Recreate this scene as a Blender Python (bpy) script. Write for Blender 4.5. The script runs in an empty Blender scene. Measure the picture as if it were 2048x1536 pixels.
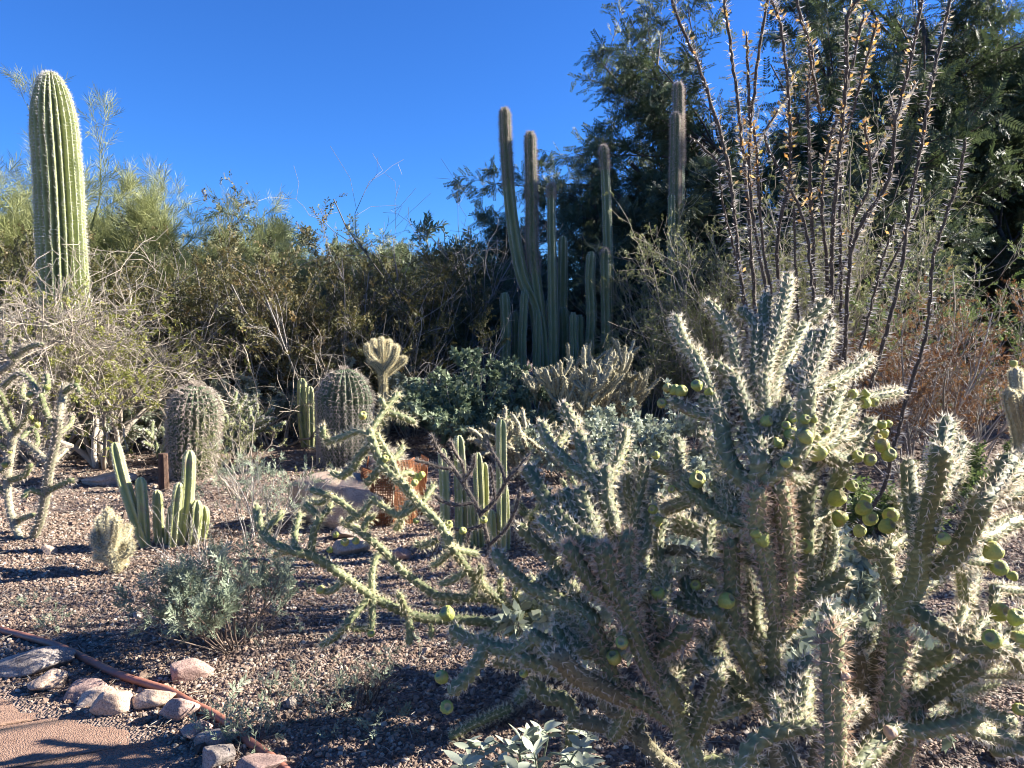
import bpy, bmesh, math, random, zlib
import numpy as np
from mathutils import Vector

# ------------------------------------------------------------------ camera, sky, sun, exposure
CAM_H, PITCH, F = 1.4, math.radians(5.2), 1479.0      # F in pixels of a 2048-wide picture
SUN_AZ, SUN_EL = math.radians(79), math.radians(27.5)   # azimuth from +Y (view direction) towards +X
sc = bpy.context.scene
C = sc.collection
cam = bpy.data.cameras.new('camera')
cam.sensor_width, cam.lens = 36.0, 36.0 * F / 2048
cam.clip_start, cam.clip_end = 0.02, 2000
camo = bpy.data.objects.new('camera', cam)
camo.location = (0, 0, CAM_H)
camo.rotation_euler = (math.pi / 2 - PITCH, 0, 0)
C.objects.link(camo)
sc.camera = camo
world = bpy.data.worlds.new('World')
sc.world = world
world.use_nodes = True
wn = world.node_tree.nodes
sky = wn.new('ShaderNodeTexSky')
sky.sky_type = 'NISHITA'
sky.sun_disc = False
sky.sun_elevation, sky.sun_rotation = SUN_EL, SUN_AZ
sky.altitude, sky.air_density, sky.dust_density, sky.ozone_density = 350, 1.0, 0.0, 10.0
bg = wn['Background']
bg.inputs['Strength'].default_value = 0.05
wb = wn.new('ShaderNodeMix'); wb.data_type = 'RGBA'; wb.blend_type = 'MULTIPLY'     # the camera's cool rendering of the sky
wb.inputs[0].default_value = 1.0; wb.inputs[7].default_value = (.52, .80, 1.11, 1)
world.node_tree.links.new(sky.outputs[0], wb.inputs[6])
world.node_tree.links.new(wb.outputs[2], bg.inputs['Color'])
sun = bpy.data.lights.new('sun', 'SUN')
sun.energy, sun.angle, sun.color = 5.0, math.radians(0.5), (1.0, 0.94, 0.85)
suno = bpy.data.objects.new('sun', sun)
sd = Vector((math.sin(SUN_AZ) * math.cos(SUN_EL), math.cos(SUN_AZ) * math.cos(SUN_EL), math.sin(SUN_EL)))
suno.rotation_euler = sd.to_track_quat('Z', 'Y').to_euler()
suno.location = (20, 10, 20)
C.objects.link(suno)
sc.view_settings.view_transform = 'Standard'
sc.view_settings.look = 'None'
sc.view_settings.gamma = 1.0
sc.view_settings.use_curve_mapping = False
sc.view_settings.exposure = 2.0
sc.render.engine = 'CYCLES'
sc.cycles.max_bounces = 6
sc.cycles.filter_width = 1.0
sc.cycles.diffuse_bounces = 2
sc.cycles.transparent_max_bounces = 4

rng = np.random.default_rng(7)
CP, SP = math.cos(PITCH), math.sin(PITCH)
def ray(px, py):
    u, v = (px - 1024) / F, -(py - 768) / F
    return np.array([u, CP + v * SP, -SP + v * CP])
def P(px, py, d):                       # pixel + depth along +Y -> point
    r = ray(px, py)
    return np.array([0, 0, CAM_H]) + r * (d / r[1])
def G(px, py):                          # pixel -> point on the ground
    r = ray(px, py)
    return np.array([0, 0, CAM_H]) + r * (CAM_H / -r[2])
def gx(px, d):                          # ground point under pixel column px at depth d
    return np.array([(px - 1024) / F * d * 1.0, d, 0.0])
def zt(py, d):                          # height of pixel row py at depth d
    return P(1024, py, d)[2]

# ------------------------------------------------------------------ numpy mesh builder
def unit(a):
    return a / np.maximum(np.linalg.norm(a, axis=-1, keepdims=True), 1e-9)
class MB:
    def __init__(s):
        s.v, s.q, s.t, s.r, s.n = [], [], [], [], 0
    def add(s, v, q=None, t=None, rnd=0.5):
        v = np.asarray(v, float).reshape(-1, 3)
        if q is not None and len(q): s.q.append(np.asarray(q, np.int64).reshape(-1, 4) + s.n)
        if t is not None and len(t): s.t.append(np.asarray(t, np.int64).reshape(-1, 3) + s.n)
        s.v.append(v)
        s.r.append(np.broadcast_to(np.asarray(rnd, float), (len(v),)))
        s.n += len(v)
        return s
    def mesh(s, name, mat, smooth=True):
        me = bpy.data.meshes.new(name)
        v = np.concatenate(s.v) if s.v else np.zeros((0, 3))
        q = np.concatenate(s.q) if s.q else np.zeros((0, 4), np.int64)
        t = np.concatenate(s.t) if s.t else np.zeros((0, 3), np.int64)
        me.vertices.add(len(v)); me.vertices.foreach_set('co', v.astype(np.float32).ravel())
        nl = q.size + t.size
        me.loops.add(nl)
        me.loops.foreach_set('vertex_index', np.concatenate([q.ravel(), t.ravel()]).astype(np.int32))
        me.polygons.add(len(q) + len(t))
        ls = np.concatenate([np.arange(len(q)) * 4, q.size + np.arange(len(t)) * 3]).astype(np.int32)
        me.polygons.foreach_set('loop_start', ls)
        me.update(calc_edges=True)
        a = me.attributes.new('rnd', 'FLOAT', 'POINT')
        a.data.foreach_set('value', (np.concatenate(s.r) if s.r else np.zeros(0)).astype(np.float32))
        me.polygons.foreach_set('use_smooth', np.full(len(q) + len(t), smooth, bool))
        me.materials.append(mat)
        return me
    def build(s, name, mat, parent=None, smooth=True, loc=None):
        if loc is not None:
            s.v = [x - np.asarray(loc) for x in s.v]
        o = bpy.data.objects.new(name, s.mesh(name, mat, smooth))
        C.objects.link(o)
        if loc is not None: o.location = Vector(loc)
        if parent is not None: o.parent = parent
        return o
def tag(o, label, cat, group=None, kind=None):
    if label: o['label'] = label
    if cat: o['category'] = cat
    if group: o['group'] = group
    if kind: o['kind'] = kind
    return o
def thing(name, loc, label, cat, group=None):
    o = bpy.data.objects.new(name, None)
    o.empty_display_size = 0.05
    o.location = Vector(loc)
    C.objects.link(o)
    return tag(o, label, cat, group)
def part(mb, name, mat, root, smooth=True, stuff=False, parent=None):
    """mesh in world coordinates -> child of root (or of parent, itself a child of root)"""
    off = np.array(root.location)
    mb.v = [x - off for x in mb.v]
    o = bpy.data.objects.new(name, mb.mesh(name, mat, smooth))
    C.objects.link(o)
    o.parent = parent if parent is not None else root
    if stuff: o['kind'] = 'stuff'
    return o

def frames(Pp):
    """Pp [N,K,3] -> tangents and two normals"""
    T = np.empty_like(Pp)
    T[:, 1:-1] = Pp[:, 2:] - Pp[:, :-2]
    T[:, 0] = Pp[:, 1] - Pp[:, 0]
    T[:, -1] = Pp[:, -1] - Pp[:, -2]
    T = unit(T)
    m = unit(T.mean(1))
    ref = np.zeros_like(m)
    ref[np.arange(len(m)), np.abs(m).argmin(1)] = 1
    A = unit(np.cross(T, ref[:, None, :]))
    B = np.cross(T, A)
    return T, A, B
def tubes(mb, Pp, R, sides=4, rnd=None):
    Pp = np.asarray(Pp, float); N, K, _ = Pp.shape
    if N == 0: return
    R = np.broadcast_to(np.asarray(R, float), (N, K))
    T, A, B = frames(Pp)
    a = np.arange(sides) * 2 * math.pi / sides
    V = Pp[:, :, None] + R[:, :, None, None] * (np.cos(a)[None, None, :, None] * A[:, :, None] + np.sin(a)[None, None, :, None] * B[:, :, None])
    idx = np.arange(N * K * sides).reshape(N, K, sides)
    q = np.stack([idx[:, :-1], np.roll(idx, -1, 2)[:, :-1], np.roll(idx, -1, 2)[:, 1:], idx[:, 1:]], -1)
    rr = 0.5 if rnd is None else np.repeat(np.asarray(rnd), K * sides)
    mb.add(V, q, rnd=rr)
def spikes(mb, base, d, L, r, rnd=None, sides=1):
    if sides == 1:
        base = np.asarray(base, float); d = unit(np.asarray(d, float)); n = len(base)
        if n == 0: return
        s_ = unit(np.cross(d, rng.normal(size=(n, 3)))) * np.broadcast_to(np.asarray(r, float), (n,))[:, None] * 1.15
        V = np.stack([base - s_, base + s_, base + d * np.broadcast_to(np.asarray(L, float), (n,))[:, None]], 1)
        mb.add(V, t=np.arange(n * 3).reshape(n, 3), rnd=0.5 if rnd is None else np.repeat(rnd, 3))
        return
    base = np.asarray(base, float); d = unit(np.asarray(d, float)); n = len(base)
    if n == 0: return
    L = np.broadcast_to(np.asarray(L, float), (n,)); r = np.broadcast_to(np.asarray(r, float), (n,))
    ref = np.zeros_like(d); ref[np.arange(n), np.abs(d).argmin(1)] = 1
    A = unit(np.cross(d, ref)); B = np.cross(d, A)
    vs = []
    for k in range(sides):
        a = k * 2 * math.pi / sides
        vs.append(base + r[:, None] * (math.cos(a) * A + math.sin(a) * B))
    vs.append(base + d * L[:, None])
    V = np.stack(vs, 1)
    o = np.arange(n)[:, None] * (sides + 1)
    t = np.concatenate([np.stack([o + k, o + (k + 1) % sides, o + sides], -1).reshape(-1, 3) for k in range(sides)])
    mb.add(V, t=t, rnd=0.5 if rnd is None else np.repeat(rnd, sides + 1))
def leaves(mb, pos, d, nrm, L, W, rnd=None, bend=0.0):
    """pointed leaf of two quads folded on the midrib"""
    n = len(pos)
    if n == 0: return
    d = unit(d); s = unit(np.cross(d, nrm)); u = np.cross(s, d)
    L = np.broadcast_to(np.asarray(L, float), (n,))[:, None]; W = np.broadcast_to(np.asarray(W, float), (n,))[:, None]
    a = pos
    b = pos + d * L * 0.5 + s * W * 0.5 + u * W * 0.14
    c = pos + d * L - u * L * bend
    e = pos + d * L * 0.5 - s * W * 0.5 + u * W * 0.14
    V = np.stack([a, b, c, e], 1)
    q = np.arange(n * 4).reshape(n, 4)
    mb.add(V, q, rnd=0.5 if rnd is None else np.repeat(rnd, 4))
def ribbons(mb, Pp, R, rnd=None):
    N, K, _ = Pp.shape
    T = unit(Pp[:, -1] - Pp[:, 0]); s_ = unit(np.cross(T, rng.normal(size=(N, 3))))
    R = np.broadcast_to(np.asarray(R, float), (N, K))
    V = np.stack([Pp - s_[:, None] * R[..., None], Pp + s_[:, None] * R[..., None]], 2)
    I = np.arange(N * K * 2).reshape(N, K, 2)
    q = np.stack([I[:, :-1, 0], I[:, :-1, 1], I[:, 1:, 1], I[:, 1:, 0]], -1)
    mb.add(V, q, rnd=0.5 if rnd is None else np.repeat(rnd, K * 2))
def randdir(n):
    return unit(rng.normal(size=(n, 3)))
def resample(pts, K):
    """Catmull-Rom through pts, K points evenly along the arc"""
    p = np.asarray(pts, float)
    if len(p) == 2:
        return p[0] + (p[1] - p[0]) * np.linspace(0, 1, K)[:, None]
    e = np.vstack([2 * p[0] - p[1], p, 2 * p[-1] - p[-2]])
    out = []
    for i in range(1, len(e) - 2):
        t = np.linspace(0, 1, 12, endpoint=False)[:, None]
        a, b, c, d = e[i - 1], e[i], e[i + 1], e[i + 2]
        out.append(0.5 * (2 * b + (c - a) * t + (2 * a - 5 * b + 4 * c - d) * t ** 2 + (3 * b - a - 3 * c + d) * t ** 3))
    out = np.vstack(out + [p[-1:]])
    s = np.concatenate([[0], np.cumsum(np.linalg.norm(np.diff(out, axis=0), axis=1))])
    x = np.linspace(0, s[-1], K)
    return np.stack([np.interp(x, s, out[:, k]) for k in range(3)], 1)
def plen(pts):
    return np.linalg.norm(np.diff(np.asarray(pts), axis=0), axis=1).sum()

# ------------------------------------------------------------------ materials
def newmat(name):
    m = bpy.data.materials.new(name); m.use_nodes = True
    return m, m.node_tree.nodes, m.node_tree.links, m.node_tree.nodes['Principled BSDF']
def ramp(nd, cols):
    r = nd.new('ShaderNodeValToRGB')
    e = r.color_ramp.elements
    while len(e) < len(cols): e.new(0.5)
    for i, (p, c) in enumerate(cols):
        e[i].position = p; e[i].color = (*c, 1)
    return r
def attr(nd, name='rnd'):
    a = nd.new('ShaderNodeAttribute'); a.attribute_name = name
    return a
def leaf_mat(name, cols, transl=0.35, rough=0.6):
    m, nd, ln, b = newmat(name)
    n = len(cols)
    r = ramp(nd, [(i / max(1, n - 1), c) for i, c in enumerate(cols)])
    ai = attr(nd); ai.attribute_type = 'INSTANCER'
    am = nd.new('ShaderNodeMath'); am.operation = 'ADD'
    ln.new(attr(nd).outputs['Fac'], am.inputs[0]); ln.new(ai.outputs['Fac'], am.inputs[1])
    ln.new(am.outputs[0], r.inputs[0])
    ln.new(r.outputs[0], b.inputs['Base Color'])
    b.inputs['Roughness'].default_value = rough
    t = nd.new('ShaderNodeBsdfTranslucent'); ln.new(r.outputs[0], t.inputs[0])
    mx = nd.new('ShaderNodeMixShader'); mx.inputs[0].default_value = transl
    ln.new(b.outputs[0], mx.inputs[1]); ln.new(t.outputs[0], mx.inputs[2])
    ln.new(mx.outputs[0], nd['Material Output'].inputs[0])
    return m
def skin_mat(name, cols, scale=30, bump=0.3, rough=0.6, use_rnd=0.0, detail=6, spots=None, patch=None):
    m, nd, ln, b = newmat(name)
    tc = nd.new('ShaderNodeTexCoord')
    n = nd.new('ShaderNodeTexNoise'); n.inputs['Scale'].default_value = scale; n.inputs['Detail'].default_value = detail
    n.inputs['Roughness'].default_value = 0.65
    ln.new(tc.outputs['Object'], n.inputs['Vector'])
    src = n.outputs['Fac']
    if use_rnd:
        mm = nd.new('ShaderNodeMix'); mm.data_type = 'FLOAT'; mm.inputs[0].default_value = use_rnd
        ln.new(src, mm.inputs[2]); ln.new(attr(nd).outputs['Fac'], mm.inputs[3]); src = mm.outputs[0]
    k = len(cols)
    r = ramp(nd, [(0.28 + 0.46 * i / max(1, k - 1), c) for i, c in enumerate(cols)])
    ln.new(src, r.inputs[0])
    colo = r.outputs[0]
    if spots:
        v = nd.new('ShaderNodeTexVoronoi'); v.inputs['Scale'].default_value = spots[0]
        ln.new(tc.outputs['Object'], v.inputs['Vector'])
        rr = ramp(nd, [(0.0, (1, 1, 1)), (spots[2], (0, 0, 0))])
        ln.new(v.outputs['Distance'], rr.inputs[0])
        mc = nd.new('ShaderNodeMix'); mc.data_type = 'RGBA'
        ln.new(rr.outputs[0], mc.inputs[0]); ln.new(colo, mc.inputs[6]); mc.inputs[7].default_value = (*spots[1], 1)
        colo = mc.outputs[2]
    if patch:      # corky, scarred areas: (scale, colour, threshold)
        v = nd.new('ShaderNodeTexNoise'); v.inputs['Scale'].default_value = patch[0]; v.inputs['Detail'].default_value = 7; v.inputs['Roughness'].default_value = .6
        ln.new(tc.outputs['Object'], v.inputs['Vector'])
        rr = ramp(nd, [(patch[2], (0, 0, 0)), (patch[2] + .07, (.85, .85, .85))])
        ln.new(v.outputs['Fac'], rr.inputs[0])
        mc = nd.new('ShaderNodeMix'); mc.data_type = 'RGBA'
        ln.new(rr.outputs[0], mc.inputs[0]); ln.new(colo, mc.inputs[6]); mc.inputs[7].default_value = (*patch[1], 1)
        colo = mc.outputs[2]
    ln.new(colo, b.inputs['Base Color'])
    b.inputs['Roughness'].default_value = rough
    if bump:
        n2 = nd.new('ShaderNodeTexNoise'); n2.inputs['Scale'].default_value = scale * 4; n2.inputs['Detail'].default_value = 5
        ln.new(tc.outputs['Object'], n2.inputs['Vector'])
        bp = nd.new('ShaderNodeBump'); bp.inputs['Strength'].default_value = bump; bp.inputs['Distance'].default_value = 0.01
        ln.new(n2.outputs['Fac'], bp.inputs['Height']); ln.new(bp.outputs[0], b.inputs['Normal'])
    return m
M = {}
M['cholla'] = skin_mat('cholla_skin', [(.10, .112, .045), (.195, .205, .09), (.33, .335, .175)], 22, .3, .65, .6, patch=(9, (.19, .15, .09), .60))
M['thin_cholla'] = skin_mat('thin_cholla_skin', [(.125, .145, .06), (.21, .235, .10), (.33, .345, .17)], 22, .2, .65, .55, patch=(8, (.2, .16, .1), .62))
M['cholla_old'] = skin_mat('cholla_bark', [(.09, .075, .04), (.165, .145, .075), (.24, .21, .115)], 30, .6, .8, .2, spots=(90, (.03, .02, .015), .35))
M['dark_cholla'] = skin_mat('dark_cholla_skin', [(.055, .042, .032), (.11, .088, .066), (.17, .14, .105)], 40, .4, .8)
M['brown_cholla'] = skin_mat('brown_cholla_skin', [(.17, .16, .10), (.28, .26, .17), (.38, .35, .245)], 14, .4, .7, .3)
M['spine'] = leaf_mat('spine_straw', [(.55, .43, .29), (.78, .69, .53), (.9, .86, .73)], .42, .5)
M['spine_red'] = leaf_mat('spine_reddish', [(.42, .26, .17), (.62, .45, .32), (.78, .66, .5)], .25, .5)
M['spine_gold'] = leaf_mat('spine_gold', [(.62, .52, .30), (.8, .72, .48), (.9, .86, .67)], .5, .5)
M['spine_brown'] = leaf_mat('spine_golden_brown', [(.42, .27, .13), (.6, .43, .22), (.74, .6, .36)], .3, .5)
M['spine_white'] = leaf_mat('spine_white', [(.55, .5, .42), (.75, .72, .64), (.85, .83, .78)], .3, .5)
M['spine_pink'] = leaf_mat('spine_pinkish', [(.34, .275, .215), (.52, .435, .35), (.7, .61, .5)], .25, .5)
M['bristle'] = leaf_mat('bristle_mauve', [(.26, .21, .185), (.44, .36, .32), (.62, .54, .49)], .3, .6)
M['thorn'] = leaf_mat('thorn_grey', [(.34, .31, .27), (.55, .5, .44), (.7, .66, .6)], .15, .5)
M['fruit'] = skin_mat('cholla_fruit', [(.21, .25, .05), (.34, .37, .085), (.48, .46, .13)], 45, .5, .6, .3, spots=(110, (.2, .19, .05), .16), patch=(26, (.38, .28, .09), .57))
M['fruit_scar'] = skin_mat('fruit_scar', [(.22, .19, .08), (.42, .38, .2)], 40, .3, .8)
M['fruit_dry'] = skin_mat('dry_fruit', [(.35, .2, .12), (.55, .38, .24)], 40, .4, .7)
M['saguaro'] = skin_mat('saguaro_skin', [(.16, .19, .075), (.26, .29, .115), (.36, .38, .17)], 5, .15, .6, .25, patch=(3.5, (.22, .19, .11), .63))
M['senita'] = skin_mat('senita_skin', [(.075, .105, .045), (.13, .165, .075), (.19, .22, .11)], 5, .15, .6, .2, patch=(4, (.2, .18, .11), .63))
M['column'] = skin_mat('column_skin', [(.20, .24, .075), (.32, .34, .13), (.46, .45, .22)], 9, .2, .65, .3, patch=(11, (.30, .24, .14), .58))
M['barrel'] = skin_mat('barrel_skin', [(.06, .085, .045), (.10, .13, .065), (.15, .17, .09)], 10, .2, .65)
M['bark'] = skin_mat('bark_grey', [(.10, .08, .065), (.2, .165, .135), (.32, .275, .235)], 18, .7, .85, .4)
M['bark_dark'] = skin_mat('bark_dark', [(.03, .024, .02), (.07, .055, .045), (.13, .105, .085)], 16, .7, .85, .3)
M['twig_pale'] = leaf_mat('twig_pale', [(.20, .165, .125), (.34, .29, .225), (.47, .41, .32)], .0, .8)
M['twig_grey'] = leaf_mat('twig_grey', [(.13, .115, .10), (.24, .215, .19), (.36, .33, .29)], .0, .8)
M['twig_brown'] = leaf_mat('twig_brown', [(.06, .04, .03), (.12, .085, .06), (.2, .15, .11)], .0, .8)
M['ocotillo'] = skin_mat('ocotillo_bark', [(.035, .025, .017), (.095, .07, .048), (.22, .175, .125)], 45, .9, .8, .2)
M['leaf_creosote'] = leaf_mat('leaf_creosote', [(.035, .04, .016), (.08, .083, .026), (.14, .125, .042), (.17, .115, .045)], .35)
M['leaf_creosote_brown'] = leaf_mat('leaf_creosote_brown', [(.045, .05, .02), (.095, .092, .03), (.15, .125, .045), (.17, .10, .04)], .35)
M['leaf_paloverde'] = leaf_mat('leaf_paloverde', [(.14, .16, .055), (.24, .26, .09), (.34, .34, .15)], .35)
M['leaf_yellow'] = leaf_mat('leaf_yellowgreen', [(.13, .15, .03), (.24, .25, .05), (.37, .35, .09)], .4)
M['leaf_mesquite'] = leaf_mat('leaf_mesquite', [(.03, .046, .02), (.065, .09, .036), (.12, .145, .062)], .3)
M['leaf_dark'] = leaf_mat('leaf_dark_bluish', [(.035, .052, .028), (.065, .088, .045), (.11, .135, .07)], .25)
M['leaf_far'] = leaf_mat('leaf_far', [(.075, .10, .05), (.14, .17, .08), (.22, .24, .12)], .3)
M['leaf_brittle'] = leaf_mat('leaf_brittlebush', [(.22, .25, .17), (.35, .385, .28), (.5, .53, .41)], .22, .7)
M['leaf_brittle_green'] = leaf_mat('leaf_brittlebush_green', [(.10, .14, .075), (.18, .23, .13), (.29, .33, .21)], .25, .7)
M['leaf_sage'] = leaf_mat('leaf_sage', [(.13, .165, .10), (.22, .26, .17), (.34, .38, .27)], .25, .7)
M['leaf_rust'] = leaf_mat('leaf_rust', [(.09, .042, .02), (.17, .082, .034), (.25, .145, .06)], .35)
M['leaf_green'] = leaf_mat('leaf_green', [(.055, .09, .025), (.11, .155, .045), (.21, .25, .09)], .4)
M['leaf_olive'] = leaf_mat('leaf_olive', [(.13, .15, .055), (.22, .23, .09), (.33, .32, .15)], .35)
M['leaf_orange'] = leaf_mat('leaf_orange', [(.30, .28, .07), (.58, .28, .07), (.62, .46, .22), (.68, .60, .44)], .45)
M['wire'] = skin_mat('wire_galvanised', [(.26, .24, .21), (.46, .42, .37)], 60, 0, .5)
M['rust'] = skin_mat('rusted_steel', [(.14, .05, .02), (.27, .10, .035), (.38, .165, .06)], 25, .5, .85)
M['post'] = skin_mat('weathered_stake', [(.05, .028, .018), (.12, .065, .04)], 40, .6, .85)
M['hose'] = skin_mat('pipe_terracotta', [(.24, .095, .06), (.32, .135, .088), (.38, .18, .125)], 14, .12, .5)

def rock_mat(name, cols, scale=9):
    m, nd, ln, b = newmat(name)
    tc = nd.new('ShaderNodeTexCoord'); oi = nd.new('ShaderNodeObjectInfo')
    ad = nd.new('ShaderNodeVectorMath'); ad.operation = 'ADD'
    ln.new(tc.outputs['Object'], ad.inputs[0]); ln.new(oi.outputs['Random'], ad.inputs[1])
    n = nd.new('ShaderNodeTexNoise'); n.inputs['Scale'].default_value = scale; n.inputs['Detail'].default_value = 10; n.inputs['Roughness'].default_value = .72
    ln.new(ad.outputs[0], n.inputs['Vector'])
    r = ramp(nd, [(.30 + .42 * i / (len(cols) - 1), c) for i, c in enumerate(cols)]); ln.new(n.outputs['Fac'], r.inputs[0])
    v = nd.new('ShaderNodeTexNoise'); v.inputs['Scale'].default_value = scale * 22; v.inputs['Detail'].default_value = 3
    ln.new(ad.outputs[0], v.inputs['Vector'])
    rs = ramp(nd, [(.36, (.45, .42, .4)), (.5, (1, 1, 1)), (.68, (1.15, 1.12, 1.08))]); ln.new(v.outputs['Fac'], rs.inputs[0])
    mx = nd.new('ShaderNodeMix'); mx.data_type = 'RGBA'; mx.blend_type = 'MULTIPLY'; mx.inputs[0].default_value = .8
    ln.new(r.outputs[0], mx.inputs[6]); ln.new(rs.outputs[0], mx.inputs[7])
    ln.new(mx.outputs[2], b.inputs['Base Color']); b.inputs['Roughness'].default_value = .85
    bp = nd.new('ShaderNodeBump'); bp.inputs['Strength'].default_value = .55; bp.inputs['Distance'].default_value = .012
    n3 = nd.new('ShaderNodeTexNoise'); n3.inputs['Scale'].default_value = scale * 6; n3.inputs['Detail'].default_value = 8; n3.inputs['Roughness'].default_value = .7
    ln.new(ad.outputs[0], n3.inputs['Vector']); ln.new(n3.outputs['Fac'], bp.inputs['Height']); ln.new(bp.outputs[0], b.inputs['Normal'])
    return m
M['rock_tan'] = rock_mat('granite_tan', [(.31, .22, .155), (.49, .36, .265), (.6, .48, .375)])
M['rock_pink'] = rock_mat('granite_pink', [(.25, .165, .135), (.40, .27, .22), (.52, .40, .34)])
M['rock_grey'] = rock_mat('granite_grey', [(.17, .14, .12), (.30, .25, .215), (.44, .38, .33)])

# gravel stones: colour per stone
m, nd, ln, b = newmat('gravel_stone')
oi = nd.new('ShaderNodeObjectInfo')
r = ramp(nd, [(0, (.065, .046, .034)), (.22, (.14, .094, .066)), (.5, (.245, .166, .115)), (.74, (.34, .245, .178)), (.9, (.26, .23, .19)), (1, (.5, .42, .33))])
ln.new(oi.outputs['Random'], r.inputs[0]); ln.new(r.outputs[0], b.inputs['Base Color']); b.inputs['Roughness'].default_value = .85
M['gravel'] = m
# ground sheet: fine grit
def grit(name, cols, sc1, sc2, bump, dist):
    m, nd, ln, b = newmat(name)
    tc = nd.new('ShaderNodeTexCoord')
    n = nd.new('ShaderNodeTexNoise'); n.inputs['Scale'].default_value = sc1; n.inputs['Detail'].default_value = 9; n.inputs['Roughness'].default_value = .7
    ln.new(tc.outputs['Object'], n.inputs['Vector'])
    v = nd.new('ShaderNodeTexVoronoi'); v.inputs['Scale'].default_value = sc2
    ln.new(tc.outputs['Object'], v.inputs['Vector'])
    sep = nd.new('ShaderNodeSeparateColor'); ln.new(v.outputs['Color'], sep.inputs[0])
    mm = nd.new('ShaderNodeMix'); mm.data_type = 'FLOAT'; mm.inputs[0].default_value = .5
    ln.new(n.outputs['Fac'], mm.inputs[2]); ln.new(sep.outputs[0], mm.inputs[3])
    r = ramp(nd, [(.2 + .6 * i / (len(cols) - 1), c) for i, c in enumerate(cols)]); ln.new(mm.outputs[0], r.inputs[0])
    ln.new(r.outputs[0], b.inputs['Base Color']); b.inputs['Roughness'].default_value = .9
    bp = nd.new('ShaderNodeBump'); bp.inputs['Strength'].default_value = bump; bp.inputs['Distance'].default_value = dist
    bp.invert = True
    ln.new(v.outputs['Distance'], bp.inputs['Height']); ln.new(bp.outputs[0], b.inputs['Normal'])
    return m
M['ground'] = grit('ground_grit', [(.10, .07, .052), (.19, .13, .10), (.29, .21, .165)], 3, 90, .9, .02)
M['path'] = grit('path_dirt', [(.15, .085, .055), (.235, .14, .095), (.30, .19, .13)], 4, 190, .5, .008)

# ------------------------------------------------------------------ ground, path, gravel
def wave(x, y):
    return (.012 * np.sin(1.7 * x + .6) * np.cos(1.3 * y) + .006 * np.sin(4.1 * x + 2 * y) + .004 * np.sin(7.3 * y - 3 * x))
def gz(x, y):
    x = np.asarray(x, float); y = np.asarray(y, float)
    f = np.clip((9 - np.abs(x)) / 3, 0, 1) * np.clip((14 - y) / 3, 0, 1) * np.clip((y + 2) / 2, 0, 1)
    return wave(x, y) * f
edge_px = [(-260, 1330), (-60, 1365), (40, 1392), (105, 1422), (165, 1430), (235, 1446), (300, 1468), (345, 1500), (390, 1536), (420, 1580), (450, 1680)]
EDGE = np.array([G(*p)[:2] for p in edge_px])
def in_path(x, y):      # left of / nearer than the stone edging
    ex = np.interp(y, EDGE[::-1, 1], EDGE[::-1, 0])
    return (x < ex) & (y < EDGE[0, 1])
xs = np.unique(np.concatenate([np.linspace(-9, 9, 121), [-400, -150, -60, -25, -14, 14, 25, 60, 150, 400]]))
ys = np.unique(np.concatenate([np.linspace(-2, 14, 107), [-60, -15, -5, 18, 25, 40, 80, 200, 700]]))
X, Y = np.meshgrid(xs, ys)
V = np.stack([X, Y, gz(X, Y)], -1)
I = np.arange(X.size).reshape(X.shape)
q = np.stack([I[:-1, :-1], I[:-1, 1:], I[1:, 1:], I[1:, :-1]], -1)
ground = MB().add(V, q).build('ground', M['ground'])
ground['kind'] = 'structure'
# path: sheet just above the ground with a ragged edge
e = resample(np.c_[EDGE, np.zeros(len(EDGE))], 70)[:, :2]
e = e + rng.normal(size=e.shape) * .012
cols = []
for k, f in enumerate([0, .03, .12, .3, .6, 1]):
    x = e[:, 0] - f * 3.2; y = e[:, 1] - f * 1.2
    cols.append(np.stack([x, y, gz(x, y) + (.006 if k else -.01) + .003 * rng.normal(size=len(x)) * (k > 0) * .3], -1))
V = np.stack(cols, 1); I = np.arange(V.shape[0] * 6).reshape(-1, 6)
q = np.stack([I[:-1, :-1], I[1:, :-1], I[1:, 1:], I[:-1, 1:]], -1)[..., ::-1]
path = MB().add(V, q).build('path', M['path'])
path['kind'] = 'structure'

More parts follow.
